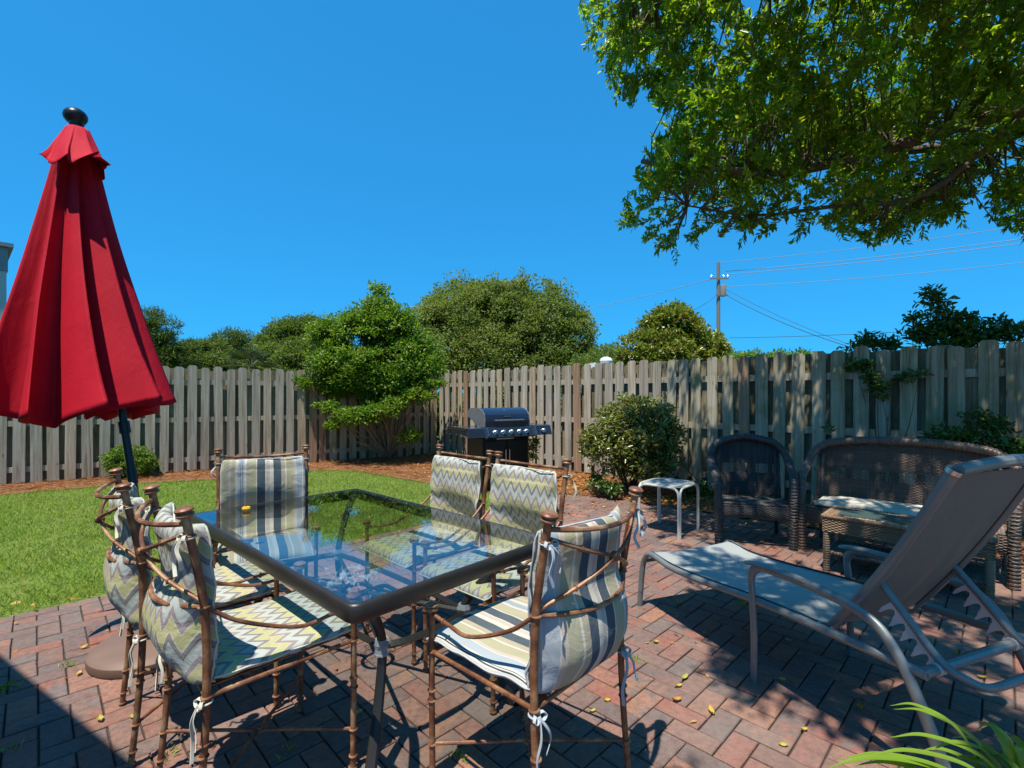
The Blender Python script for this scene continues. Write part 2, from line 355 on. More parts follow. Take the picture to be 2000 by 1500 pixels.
def link_obj(name, me, parent=None):
    o = bpy.data.objects.new(name, me); C.objects.link(o)
    if parent is not None: o.parent = parent
    return o
def obj(name, mb, mat, parent=None, smooth=False, sharp=35):
    me = bpy.data.meshes.new(name); me.from_pydata(mb.v, [], mb.f); me.materials.append(M[mat] if isinstance(mat, str) else mat)
    if mb.uv is not None:
        ul = me.uv_layers.new(name='UVMap'); li = np.empty(len(me.loops), dtype=np.int32); me.loops.foreach_get('vertex_index', li)
        ul.data.foreach_set('uv', np.asarray(mb.uv, dtype=np.float32)[li].ravel())
    if smooth:
        me.polygons.foreach_set('use_smooth', [True] * len(me.polygons))
        if sharp: me.set_sharp_from_angle(angle=R(sharp))
    me.update(); return link_obj(name, me, parent)
def tag(o, label=None, cat=None, group=None, kind=None):
    if label: o['label'] = label
    if cat: o['category'] = cat
    if group: o['group'] = group
    if kind: o['kind'] = kind
    return o
def thing(name, label, cat, loc=(0, 0, 0), rz=0, group=None):
    o = bpy.data.objects.new(name, None); C.objects.link(o); o.location = loc; o.rotation_euler = (0, 0, rz); o.empty_display_size = .1
    return tag(o, label, cat, group)
def copy_tree(o, parent=None):
    c = o.copy(); C.objects.link(c); c.parent = parent
    for ch in list(o.children): copy_tree(ch, c)
    return c
def catmull(pts, n=6):
    pts = [Vector(p) for p in pts]; q = [pts[0] * 2 - pts[1]] + pts + [pts[-1] * 2 - pts[-2]]; out = []
    for i in range(1, len(q) - 2):
        for k in range(n):
            t_ = k / n; a, b, c, d = q[i - 1], q[i], q[i + 1], q[i + 2]
            out.append(.5 * ((2 * b) + (c - a) * t_ + (2 * a - 5 * b + 4 * c - d) * t_ ** 2 + (3 * b - a - 3 * c + d) * t_ ** 3))
    out.append(pts[-1]); return out

def np_mesh(name, verts, faces_per, nf_verts, mat, parent=None, kind=None, smooth=False):
    """verts (N,3) array; faces_per (F,k) array of equal-size faces"""
    me = bpy.data.meshes.new(name); V = np.asarray(verts, dtype=np.float32); F = np.asarray(faces_per, dtype=np.int32)
    me.vertices.add(len(V)); me.vertices.foreach_set('co', V.ravel())
    me.loops.add(F.size); me.loops.foreach_set('vertex_index', F.ravel())
    me.polygons.add(len(F)); me.polygons.foreach_set('loop_start', np.arange(0, F.size, F.shape[1], dtype=np.int32))
    me.update(calc_edges=True); me.materials.append(M[mat])
    if smooth: me.polygons.foreach_set('use_smooth', [True] * len(F))
    o = link_obj(name, me, parent)
    if kind: o['kind'] = kind
    return o

def leaves_arrays(pos, dirs, L, W, fold=.25, six=False, ups=None):
    """pos (N,3) base of each leaf, dirs (N,3) unit, L,W arrays"""
    n = len(pos); d = dirs / np.linalg.norm(dirs, axis=1, keepdims=True)
    a = rng.normal(size=(n, 3)) if ups is None else ups + rng.normal(size=(n, 3)) * .45
    sd = np.cross(d, a); sd /= np.linalg.norm(sd, axis=1, keepdims=True) + 1e-9; nn = np.cross(sd, d)
    L = L[:, None]; W = W[:, None]
    if not six:
        V = np.stack([pos, pos + d * L * .45 + sd * W / 2 + nn * W * fold, pos + d * L - nn * L * .08, pos + d * L * .45 - sd * W / 2 + nn * W * fold], 1).reshape(-1, 3)
        b = np.arange(n)[:, None] * 4; F = np.concatenate([b + np.array([[0, 1, 2]]), b + np.array([[0, 2, 3]])], 0)
    else:
        V = np.stack([pos, pos + d * L * .28 + sd * W * .42 + nn * W * fold, pos + d * L * .66 + sd * W * .42 + nn * W * fold * .8 - nn * L * .03, pos + d * L - nn * L * .14,
                      pos + d * L * .66 - sd * W * .42 + nn * W * fold * .8 - nn * L * .03, pos + d * L * .28 - sd * W * .42 + nn * W * fold], 1).reshape(-1, 3)
        b = np.arange(n)[:, None] * 6; F = np.concatenate([b + np.array([[0, 1, 2]]), b + np.array([[0, 2, 3]]), b + np.array([[0, 3, 4]]), b + np.array([[0, 4, 5]])], 0)
    return V, F
def inpoly(x, y, poly):
    c = np.zeros(len(x), bool); n = len(poly); j = n - 1
    for i in range(n):
        xi, yi = poly[i][:2]; xj, yj = poly[j][:2]
        m = ((yi > y) != (yj > y)) & (x < (xj - xi) * (y - yi) / (yj - yi + 1e-12) + xi); c ^= m; j = i
    return c
def scatter(poly, n):
    xs = [p[0] for p in poly]; ys = [p[1] for p in poly]
    x = rng.uniform(min(xs), max(xs), n); y = rng.uniform(min(ys), max(ys), n); k = inpoly(x, y, poly); return x[k], y[k]
def unit(n):
    v = rng.normal(size=(n, 3)); return v / np.linalg.norm(v, axis=1, keepdims=True)
def n3(p, s): return mnoise.noise(Vector(p) * s)
# ---------------------------------------------------------------- setting: ground, lawn, mulch, patio
UD = Vector((.713, .701, 0)); VD = Vector((-.701, .713, 0)); O0 = Vector((-1.49, 4.53, 0))
def E(t_): return (O0.x + UD.x * t_, O0.y + UD.y * t_)
def sheet(name, poly, z, mat, kind='structure'):
    mb = MB(); mb.add([(x, y, z) for x, y in poly], [tuple(range(len(poly)))]); return tag(obj(name, mb, mat), kind=kind)
gmb = MB(); gmb.add([(-400, -400, -.06), (400, -400, -.06), (400, 600, -.06), (-400, 600, -.06)], [(0, 1, 2, 3)]); tag(obj('ground', gmb, 'ground'), kind='structure')
FC = Vector((-1.65, 11.2, 0)); LF = Vector((-.84, -.5424, 0)); RF = Vector((.717, -.6976, 0))      # fence corner, left run, right run
lawn_edge = [E(-9), E(3.0), (0, 6.5), (-.7, 7.0), (-1.60, 7.7), (-2.75, 8.65), (-3.6, 8.7), (-4.65, 7.8), (-5.78, 7.42), (-6.86, 6.6), (-9.5, 5.3), (-11, 1)]
mulch_poly = [E(3.0), (.65, 6.72), (1.42, 6.3), (1.75, 6.0), (3.14, 4.9), (5.6, 2.5)] + [tuple((FC + RF * 12.2)[:2]), tuple((FC)[:2]), tuple((FC + LF * 10)[:2])] + \
             [(-9.5, 5.3), (-6.86, 6.6), (-5.78, 7.42), (-4.65, 7.8), (-3.6, 8.7), (-2.75, 8.65), (-1.60, 7.7), (-.7, 7.0), (0, 6.5)]
sheet('lawn', lawn_edge, -.004, 'lawn'); sheet('mulch_bed', mulch_poly, .006, 'mulch')
patio_poly = [E(-9), E(3.0), (.65, 6.72), (1.42, 6.3), (1.75, 6.0), (3.14, 4.9), (5.6, 2.5), (6.5, 1.6), (4, -3), (-8, -3)]
patio = sheet('patio', patio_poly, -.012, 'sand')

# herringbone paving, one object per brick for the 300 that show largest
def brick_mesh(nu, nv):
    g = .0065; a, b = nu * .1 / 2 - g / 2, nv * .1 / 2 - g / 2; ch = .0035; mb = MB()
    vs = [(-a, -b, -.05), (a, -b, -.05), (a, b, -.05), (-a, b, -.05), (-a, -b, -ch), (a, -b, -ch), (a, b, -ch), (-a, b, -ch),
          (-a + ch, -b + ch, 0), (a - ch, -b + ch, 0), (a - ch, b - ch, 0), (-a + ch, b - ch, 0)]
    fs = [(0, 1, 5, 4), (1, 2, 6, 5), (2, 3, 7, 6), (3, 0, 4, 7), (4, 5, 9, 8), (5, 6, 10, 9), (6, 7, 11, 10), (7, 4, 8, 11), (8, 9, 10, 11)]
    return vs, fs
bricks = []       # (u centre, v centre, nu, nv)
for k in range(-45, 25): bricks.append((k * .2 + .1 + rng.uniform(-.003, .003), -.05, 2, 1))
NU0, NU1, NV = -95, 75, 105
for i in range(NU0, NU1):
    for j in range(1, NV):
        k = (i + j) % 4                       # v index runs away from the lawn edge
        if k == 0: bricks.append((i * .1 + .1, -(j + .5) * .1, 2, 1))
        elif k == 2: bricks.append((i * .1 + .05, -(j + 1) * .1, 1, 2))
        elif k == 3 and j == 1: bricks.append((i * .1 + .05, -(j + .5) * .1, 1, 1))
px_ = []; B2 = []
for b in bricks:
    p = O0 + UD * b[0] + VD * b[1]
    if not inpoly(np.array([p.x]), np.array([p.y]), patio_poly)[0]: continue
    vis = 0
    if p.y > .3:
        x, y = proj(p)
        if -60 < x < 2060 and y < 1580: vis = 1 / p.y
    if p.y < -1.5 or abs(p.x) > 7: continue
    B2.append((vis, p, b))
B2.sort(key=lambda q: -q[0])
brz = math.atan2(UD.y, UD.x); meshes = {}
for key in ((2, 1), (1, 2), (1, 1)):
    vs, fs = brick_mesh(*key); me = bpy.data.meshes.new('brick'); me.from_pydata(vs, [], fs); me.materials.append(M['brick']); meshes[key] = me
allv, allf = [], []
for n_, (vis, p, b) in enumerate(B2):
    z = float(rng.normal(0, .0012)); tx, ty = rng.normal(0, .006, 2); dz = rng.normal(0, .008)
    if n_ < 300:
        o = link_obj('brick', meshes[(b[2], b[3])], patio); o.location = (p.x, p.y, z); o.rotation_euler = (tx, ty, brz + dz)
    else:
        vs, fs = brick_mesh(b[2], b[3]); mt = Matrix.Rotation(brz + dz, 3, 'Z') @ Matrix.Rotation(tx, 3, 'X') @ Matrix.Rotation(ty, 3, 'Y'); o_ = len(allv)
        allv += [tuple(mt @ Vector(v) + Vector((p.x, p.y, z))) for v in vs]; allf += [tuple(q + o_ for q in f) for f in fs]
mb = MB(); mb.v = allv; mb.f = allf; tag(obj('bricks', mb, 'bricks', patio), kind='stuff')

# ---------------------------------------------------------------- grass
xs, ys = scatter(lawn_edge, 520000); keep = (ys > 2.2) & (np.abs(xs) / np.maximum(ys, .1) < 1.15)
dens = np.clip(1.25 - ys / 11, .32, 1); keep &= rng.uniform(size=len(xs)) < dens
xs, ys = xs[keep], ys[keep]; n = len(xs)
cl = np.array([mnoise.noise(Vector((x * 2.2, y * 2.2, 0))) for x, y in zip(xs, ys)])
h = rng.uniform(.022, .058, n) * (1 + cl * .5); d = rng.normal(size=(n, 3)) * .75; d[:, 2] = 1
V, F = leaves_arrays(np.stack([xs, ys, np.full(n, -.004)], 1), d, h, rng.uniform(.004, .008, n), 0)
np_mesh('grass', V, F, 3, 'grass', None, 'stuff')
# longer blades spilling over the paving edge
xs, ys = scatter([E(-4.5), E(2.6), (E(2.6)[0] + .03, E(2.6)[1] - .03), (E(2.6)[0] - .12, E(2.6)[1] + .12), (E(-4.5)[0] - .12, E(-4.5)[1] + .12), (E(-4.5)[0] + .03, E(-4.5)[1] - .03)], 26000); n = len(xs)
d = rng.normal(size=(n, 3)) * .8; d[:, 2] = .8; d[:, 0] += .25; d[:, 1] -= .25
V, F = leaves_arrays(np.stack([xs, ys, np.full(n, -.002)], 1), d, rng.uniform(.03, .085, n), rng.uniform(.004, .008, n), 0); np_mesh('grass', V, F, 3, 'grass', None, 'stuff')
# weeds in the joints
wx, wy = [], []
for q in [(8, 1345), (130, 1300), (20, 1465), (330, 1480), (1240, 1290), (1100, 1330), (560, 1470), (1450, 1180), (1330, 1180), (900, 1480)]:
    g = G(*q); m = random.randint(10, 26) if q[0] != 8 else 60; wx += list(rng.normal(g.x, .018, m)); wy += list(rng.normal(g.y, .018, m))
n = len(wx); d = rng.normal(size=(n, 3)) * .9; d[:, 2] = .8
V, F = leaves_arrays(np.stack([wx, wy, np.full(n, -.004)], 1), d, rng.uniform(.015, .05, n), rng.uniform(.004, .008, n), 0); np_mesh('weeds', V, F, 3, 'grass', None, 'stuff')
# ---------------------------------------------------------------- mulch straw and dead leaves
def strew(name, poly, n, mat, L, W, z0, z1, tilt, keepf=None):
    x, y = scatter(poly, n); k = (y > 1.0) & (np.abs(x) / y < 1.15)
    if keepf is not None: k &= keepf(x, y)
    x, y = x[k], y[k]; m = len(x); a = rng.uniform(0, 2 * math.pi, m)
    d = np.stack([np.cos(a), np.sin(a), rng.normal(0, tilt, m)], 1)
    up = np.tile(np.array([[0, 0, 1.0]]), (m, 1))
    V, F = leaves_arrays(np.stack([x, y, rng.uniform(z0, z1, m)], 1), d, rng.uniform(*L, m), rng.uniform(*W, m), .1, ups=up)
    return tag(np_mesh(name, V, F, 3, mat), kind='stuff')
strew('pine_straw', mulch_poly, 60000, 'straw', (.08, .20), (.003, .006), .010, .045, .12)
strew('fallen_leaves', [E(3.0), (.65, 6.72), (1.42, 6.3), (1.75, 6.0), (3.14, 4.9), (4.4, 4.4), (3.0, 6.2), (1.4, 7.9), (-.3, 9.4), (-.5, 7.6), (.1, 6.9)], 9000, 'litter', (.035, .07), (.018, .035), .012, .05, .25)
strew('fallen_leaves', mulch_poly, 9000, 'litter', (.035, .07), (.018, .035), .012, .05, .25, lambda x, y: (x > -2.2))
band = [E(1.6), (.65, 6.72), (1.42, 6.3), (1.75, 6.0), (3.14, 4.9), (5.6, 2.5), (5.2, 2.2), (2.8, 4.3), (1.2, 5.0), (0.3, 5.6)]
strew('fallen_leaves', band, 2600, 'litter', (.03, .06), (.015, .032), .003, .02, .15)
strew('fallen_leaves', patio_poly, 750, 'litter', (.02, .045), (.010, .022), .003, .012, .15, lambda x, y: (x > -3.2) & (y < 6))
strew('fallen_leaves', [E(-4), E(2.5), (E(2.5)[0] - .3, E(2.5)[1] + .35), (E(-4)[0] - .3, E(-4)[1] + .35)], 330, 'litter', (.03, .06), (.018, .035), .01, .05, .25)
# single leaves that stand out on the paving
SPOTS = [(1570, 1428), (1158, 1392), (1185, 1370), (1326, 1342), (1338, 1326), (1322, 1370), (1388, 1392), (1527, 1330), (1280, 1256), (1530, 1458), (1540, 1253),
         (165, 1266), (155, 1318), (195, 1408), (262, 1403), (1918, 1325), (1868, 1278), (1680, 1385), (700, 1395), (1990, 1188), (1560, 1145), (1300, 1095)]
def curl_leaf():
    mb = MB(); n1, n2 = 6, 4
    for i in range(n1 + 1):
        t_ = i / n1; w = .017 * math.sin(math.pi * min(1, t_ * .93 + .04)) ** .8
        for k in range(n2 + 1):
            s_ = k / n2 * 2 - 1; mb.v.append(((t_ - .5) * .062, s_ * w, .004 + .010 * s_ * s_ + .016 * (t_ - .45) ** 2 * 4 * .5))
    for i in range(n1):
        for k in range(n2): a = i * (n2 + 1) + k; mb.f.append((a, a + n2 + 1, a + n2 + 2, a + 1))
    return mb
lf = None
LEAF_LABELS = ['yellow leaf on the shaded paving below the lounge chair, near the strap-leaved plant', 'broad yellow leaf on sunny paving behind the striped chair nearest the lounge', 'small amber leaf just behind the yellow one near the striped chair',
    'long yellow leaf, lower of a close pair on the dappled paving', 'small bright yellow leaf, upper of a close pair on the dappled paving', 'tiny brown-yellow leaf below the close pair of yellow leaves', 'orange-brown curled leaf on the dappled paving below the close pair',
    'pale green-yellow leaf lying beside the front foot of the lounge chair', 'narrow yellow leaf on dappled paving between striped chair and lounge chair', 'yellow leaf on the lit joint at the lower edge of the paving',
    'small leaf under the middle of the lounge seat', 'orange leaf on the sunlit paving touching the round parasol base', 'orange leaf on sunlit bricks in front of the parasol base', 'orange leaf lying on the edge of the building shadow', 'orange leaf beside the back foot of the zigzag chair',
    'bright orange leaf below the rear bar of the lounge chair', 'yellow leaf between the notched racks of the lounge chair', 'brown leaf on dark paving left of the lounge rear leg', 'orange leaf on the paving below the table corner', 'pale leaf beside the foot of the wicker sofa', 'brown leaf under the foot end of the lounge', 'yellow leaf in front of the small white side table']
for q, lab in zip(SPOTS, LEAF_LABELS):
    if lf is None: o = lf = obj('fallen_leaf', curl_leaf(), 'leaf1', None, True, 0)
    else: o = lf.copy(); C.objects.link(o)
    p = G(*q); o.location = (p.x, p.y, .003); s_ = random.uniform(.5, .85); o.scale = (s_, s_ * random.uniform(.8, 1.1), s_); o.rotation_euler = (random.uniform(-.25, .25), random.uniform(-.2, .2), random.uniform(0, 6.3))
    tag(o, lab, 'leaf', 'single leaves fallen on the paving')

# ---------------------------------------------------------------- fences
def picket_mesh(h, w, var):
    th = .018; c = .028; mb = MB()
    pr = [(-w / 2, 0), (w / 2, 0), (w / 2, h - c), (w / 2 - c, h), (-w / 2 + c, h), (-w / 2, h - c)]
    n = len(pr); lv = 5
    # a board slightly cupped along its length
    mb.prism([(x, -th / 2, z) for x, z in pr], (0, 0, 0), (0, th, 0)); me = bpy.data.meshes.new('picket'); me.from_pydata(mb.v, [], mb.f); return me
def fence(name, label, A, D, L, h, spacing, w, mats, breaks=()):
    rz = math.atan2(D.y, D.x); t_ = thing(name, label, 'fence', A, rz)
    nrm = 1 if (Matrix.Rotation(rz, 3, 'Z') @ Vector((0, 1, 0))).dot(Vector((0, -1, 0))) > 0 else -1     # local +y*nrm faces the camera
    pm = {}
    for mi, m_ in enumerate(mats):
        for vi in range(3):
            me = picket_mesh(h + (-.01, 0, .012)[vi], w + (-.008, 0, .006)[vi], vi); me.materials.append(M[m_]); pm[(mi, vi)] = me
    pb_ = []
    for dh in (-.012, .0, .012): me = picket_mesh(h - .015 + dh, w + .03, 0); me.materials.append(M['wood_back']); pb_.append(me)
    k = int(L / spacing)
    for i in range(k):
        for side in (1, -1):
            x = (i + .5 + (.5 if side < 0 else 0)) * spacing
            if x > L: continue
            mi = 0
            for (b0, b1, mm) in breaks:
                if b0 <= x <= b1: mi = mm
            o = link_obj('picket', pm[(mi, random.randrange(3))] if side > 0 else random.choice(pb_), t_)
            o.location = (x + random.uniform(-.011, .011), side * nrm * .031 + (0 if side > 0 else -nrm * .012), random.uniform(-.022, .018) + (.02 if side > 0 else 0)); o.rotation_euler = (random.uniform(-.010, .010), random.uniform(-.011, .011), random.uniform(-.07, .07))
    for z in (.22, .92, 1.58): obj('rail', MB().box((L / 2, nrm * .002, z), (L, .036, .085)), mats[0], t_)
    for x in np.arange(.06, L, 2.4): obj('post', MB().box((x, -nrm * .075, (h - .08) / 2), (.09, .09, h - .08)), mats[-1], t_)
    return t_
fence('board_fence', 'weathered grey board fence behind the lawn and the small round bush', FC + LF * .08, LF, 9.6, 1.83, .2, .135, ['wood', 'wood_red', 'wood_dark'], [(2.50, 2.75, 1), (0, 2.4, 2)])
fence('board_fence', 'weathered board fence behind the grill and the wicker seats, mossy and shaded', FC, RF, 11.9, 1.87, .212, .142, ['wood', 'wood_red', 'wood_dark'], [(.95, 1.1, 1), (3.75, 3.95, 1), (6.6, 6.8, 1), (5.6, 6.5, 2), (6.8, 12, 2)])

# ---------------------------------------------------------------- own house (its eave throws the shadow in the near left corner) and neighbour
hs_ = thing('house', 'cream stuccoed house beside the patio whose flat eave shades the near bricks', 'house', (0, 0, 0))
hm = MB(); a0 = Vector((-5.6, 3.02, 0)); a1 = Vector((-1.42, .57, 0)); dn = Vector((-.51, -.86, 0)).normalized()
def quad(a, b, off, dep, z0, z1): return [a + dn * off + Vector((0, 0, z0)), b + dn * off + Vector((0, 0, z0)), b + dn * (off + dep) + Vector((0, 0, z0)), a + dn * (off + dep) + Vector((0, 0, z0))], (0, 0, 0), (0, 0, z1 - z0)
dd = (a1 - a0).normalized()
obj('wall', MB().prism(*quad(a0 + dd * .3, a1 - dd * .5, .5, 5.0, -.05, 2.75)), 'stucco', hs_)
obj('roof', MB().prism(*quad(a0, a1, 0, 6.0, 2.754, 2.9)), 'greytrim', hs_)
dmb = MB(); dmb.box((0, 0, 0), (.9, .04, 2.0), Matrix.Rotation(math.atan2(dd.y, dd.x), 3, 'Z'))
for v in range(len(dmb.v)): dmb.v[v] = tuple(Vector(dmb.v[v]) + a0 + dd * 2.5 + dn * .49 + Vector((0, 0, 1.02)))
obj('door', dmb, 'white', hs_)
nb = thing('neighbour_house', 'pale stucco neighbouring house with grey parapet, its corner showing behind the red parasol', 'house', (-10.6, 10.2, 0), R(49))
obj('wall', MB().box((-2.5, 2.5, 1.95), (5.0, 5.0, 4.0)), 'stucco', nb)
obj('parapet', MB().box((-2.5, 2.5, 4.2), (5.04, 5.04, .49)), 'greytrim', nb); obj('coping', MB().box((-2.5, 2.5, 4.49), (5.2, 5.2, .08)), 'greytrim', nb)
lt = MB(); lt.box((-.55, -.06, 2.95), (.5, .1, .05)); lt.box((-.62, -.16, 3.02), (.3, .2, .1)); obj('bracket', lt, 'black', nb)
obj('lean_to_roof', MB().prism([(-1.8, -.01, 2.35), (-.45, -.01, 1.75), (-.45, -.01, 1.68), (-1.8, -.01, 2.28)], (0, 0, 0), (0, -.5, 0)), 'greytrim', nb)

# ---------------------------------------------------------------- vegetation helpers
def crown(name, parent, blobs, nclu, per, L, W, mat, csize=.35, thr=-.15, nscale=.9, six=False, shell=.55, droop=0.0, kindstuff=False):
    """blobs: (centre, (rx,ry,rz)); leaf clumps spread near the surfaces of the union"""
    vol = [b[1][0] * b[1][1] * b[1][2] for b in blobs]; vol = [v ** .67 for v in vol]; tot = sum(vol); cs = []
    for b, v in zip(blobs, vol):
        m = int(nclu * v / tot); u = unit(m); r = rng.uniform(shell, 1.0, m) ** .6 * (1 + (rng.uniform(size=m) < .10) * rng.uniform(.03, .22, m))
        cs.append(np.array(b[0])[None] + u * r[:, None] * np.array(b[1])[None])
    cs = np.concatenate(cs); k = np.array([mnoise.noise(Vector(c) * nscale) > thr for c in cs]); cs = cs[k]
    m = len(cs); pp = np.repeat(cs, per, 0); jit = unit(m * per) * (rng.uniform(0, 1, m * per) ** .5)[:, None] * csize * np.repeat(rng.uniform(.5, 1.2, m), per)[:, None]
    jit[:, 2] *= .6; pos = pp + jit; d = jit / (np.linalg.norm(jit, axis=1, keepdims=True) + 1e-6) + rng.normal(size=jit.shape) * .6; d[:, 2] += .25 - droop
    nrm = jit.copy(); nrm[:, 2] += csize * .8
    V, F = leaves_arrays(pos, d, rng.uniform(*L, m * per), rng.uniform(*W, m * per), .2, six, ups=nrm / (np.linalg.norm(nrm, axis=1, keepdims=True) + 1e-6))
    return np_mesh(name, V, F, 3, mat, parent)
def stems(name, parent, base, tips, r0, r1, mat, wob=.12, seg=6):
    mb = MB()
    for tip in tips:
        b = Vector(base) + Vector((random.uniform(-1, 1), random.uniform(-1, 1), 0)) * r0 * 2; tp = Vector(tip); mid = (b + tp) / 2; L_ = (tp - b).length
        pts = [b, b.lerp(tp, .33) + Vector([random.uniform(-1, 1) * wob * L_ * .5 for _ in range(3)]), b.lerp(tp, .66) + Vector([random.uniform(-1, 1) * wob * L_ * .6 for _ in range(3)]), tp]
        pts = catmull(pts, 3); mb.tube(pts, [r0 + (r1 - r0) * i / (len(pts) - 1) for i in range(len(pts))], seg)
    return obj(name, mb, mat, parent, True, 0)
def tree(name, label, cat, base, blobs, tips, r0, leafargs, leafmat, barkmat='bark', group=None):
    t_ = thing(name, label, cat, base, 0, group); b = Vector(base)
    bl = [((c[0] - b.x, c[1] - b.y, c[2]), r) for c, r in blobs]
    tz = min(p[2] for p in tips) * .45
    mb = MB(); mb.tube([(0, 0, -.1), (.04, 0, tz * .5), (0, .03, tz)], [r0 * 1.25, r0, r0 * .85], 9); obj('trunk', mb, barkmat, t_, True, 0)
    stems('limb', t_, (0, 0, tz * .93), [(p[0] - b.x, p[1] - b.y, p[2]) for p in tips], r0 * .6, r0 * .12, barkmat)
    crown('crown', t_, bl, mat=leafmat, **leafargs); return t_
def blob(px, py, Y, rx, ry=None, rz=None):
    """blob centred on a sight line at distance Y, radii in metres"""
    p = P(px, py, Y); return ((p.x, p.y, p.z), (rx, ry or rx, rz or rx))

# big oak behind the fence
oakb = [blob(930, 580, 27, 1.0, 1, .7), blob(1010, 575, 27, 1.1, 1, .6), blob(850, 610, 26, 1.0, 1, .8), blob(1130, 640, 26, .9, .9, .7), blob(960, 632, 26, 2.6, 2.6, 2.3), blob(880, 655, 25, 2.0), blob(905, 610, 27, 1.9), blob(1040, 625, 26, 2.3), blob(985, 600, 27, 2.1, 2.2, 1.45), blob(1100, 650, 25, 1.7), blob(1125, 690, 25, 1.0), blob(1030, 690, 24.5, 1.8), blob(870, 700, 24, 1.7), blob(950, 700, 24, 1.8), blob(830, 640, 26, 1.3), blob(1085, 712, 24, 1.4), blob(1075, 640, 24.5, 1.5)]
tree('oak_tree', 'large round dark green oak rising behind the fence above the grill', 'tree', P(985, 800, 26)[:2] + (-.05,) if False else (P(985, 800, 26).x, 26, -.05), oakb, [b[0] for b in oakb], .34, dict(nclu=6500, per=26, L=(.10, .18), W=(.06, .10), csize=.40, thr=-.32, nscale=.8), 'lf_oak')
magb = [blob(1310, 660, 19, 1.25, 1.3, 1.15), blob(1255, 690, 19, .95), blob(1370, 690, 19, .95), blob(1312, 628, 19.3, .75, .8, .7), blob(1400, 700, 18.7, .55), blob(1225, 700, 18.8, .55), blob(1310, 700, 18.5, 1.3, 1, .8), blob(1268, 645, 19.2, .55), blob(1352, 650, 19.2, .6)]
tree('magnolia_tree', 'yellow-green glossy leaved tree behind the fence beside the utility pole', 'tree', (P(1312, 800, 19).x, 19, -.05), magb, [b[0] for b in magb], .16, dict(nclu=1500, per=22, L=(.13, .20), W=(.06, .09), csize=.26, thr=-.3, nscale=1.1), 'lf_mag')
# far row on the left
pb = [blob(318, 640, 17, .62, .6, .5), blob(330, 668, 17, .75, .7, .45), blob(305, 690, 17, .8, .8, .5), blob(298, 622, 17, .45, .4, .35), blob(332, 705, 17, .8, .7, .4), blob(280, 660, 17, .7, .7, .6)]
tree('pine_tree', 'dark green pine just right of the red parasol, behind the fence', 'tree', (P(310, 800, 17).x, 17, -.05), pb, [b[0] for b in pb], .14, dict(nclu=520, per=34, L=(.09, .15), W=(.02, .035), csize=.22, thr=-.25, nscale=1.6), 'lf_pine', 'bark_dark')
pb = [blob(455, 665, 22, .85, .8, .55), blob(435, 680, 22, .7, .7, .5), blob(485, 668, 22, .75, .7, .5), blob(465, 650, 22.4, .45, .4, .3), blob(440, 700, 22, .9)]
tree('pine_tree', 'small dark flat-topped pine above the fan palm behind the left fence', 'tree', (P(458, 800, 22).x, 22, -.05), pb, [b[0] for b in pb], .14, dict(nclu=480, per=30, L=(.10, .17), W=(.022, .04), csize=.26, thr=-.2, nscale=1.3), 'lf_pine', 'bark_dark')
pb = [blob(385, 700, 19, 1.0, 1, .7), blob(410, 690, 19, .8, .8, .55), blob(360, 705, 19, .8, .8, .55), blob(425, 712, 18.5, .9, .9, .5), blob(390, 680, 19.5, .5, .5, .35)]
tree('scrub_tree', 'pale green scrubby bush tops between the dark pines behind the left fence', 'tree', (P(392, 800, 19).x, 19, -.05), pb, [b[0] for b in pb], .08, dict(nclu=1300, per=22, L=(.09, .16), W=(.03, .05), csize=.25, thr=-.2, nscale=1.2), 'lf_far')
pb = [blob(575, 660, 20, 1.1, 1, .8), blob(545, 680, 20, 1.0, 1, .7), blob(600, 640, 20, .7, .7, .55), blob(535, 700, 19, 1.0, 1, .6), blob(610, 700, 19, 1.3, 1, .9), blob(640, 670, 20, .9), blob(580, 712, 18, 1.2, .8, .5), blob(560, 642, 20, .5, .5, .3)]
tree('scrub_tree', 'olive green broad tree behind the fence, between the fan palm and the tall corner shrub', 'tree', (P(580, 800, 20).x, 20, -.05), pb, [b[0] for b in pb], .14, dict(nclu=2400, per=24, L=(.08, .15), W=(.035, .06), csize=.3, thr=-.25, nscale=1.0), 'lf_far')
pb = [blob(1185, 690, 22, .8, .8, .45), blob(1170, 705, 21, .7, .7, .5), blob(1205, 700, 21, .7, .7, .5), blob(1160, 712, 20, 1.0, .7, .4)]
tree('scrub_tree', 'low green tree filling the gap between the oak and the magnolia', 'tree', (P(1185, 800, 22).x, 22, -.05), pb, [b[0] for b in pb], .08, dict(nclu=450, per=20, L=(.09, .15), W=(.03, .06), csize=.25, thr=-.3, nscale=1.0), 'lf_far')
pb = [blob(1465, 702, 16, .5, .5, .3), blob(1500, 706, 16, .5, .5, .25), blob(1540, 698, 14, .55, .5, .25), blob(1570, 697, 14, .4, .4, .22), blob(1440, 705, 16, .5, .5, .3)]
tree('scrub_tree', 'low light green treetops just showing over the fence right of the magnolia', 'tree', (P(1505, 800, 15.5).x, 15.5, -.05), pb, [b[0] for b in pb], .06, dict(nclu=260, per=18, L=(.08, .14), W=(.03, .05), csize=.18, thr=-.3, nscale=1.0), 'lf_shrub')
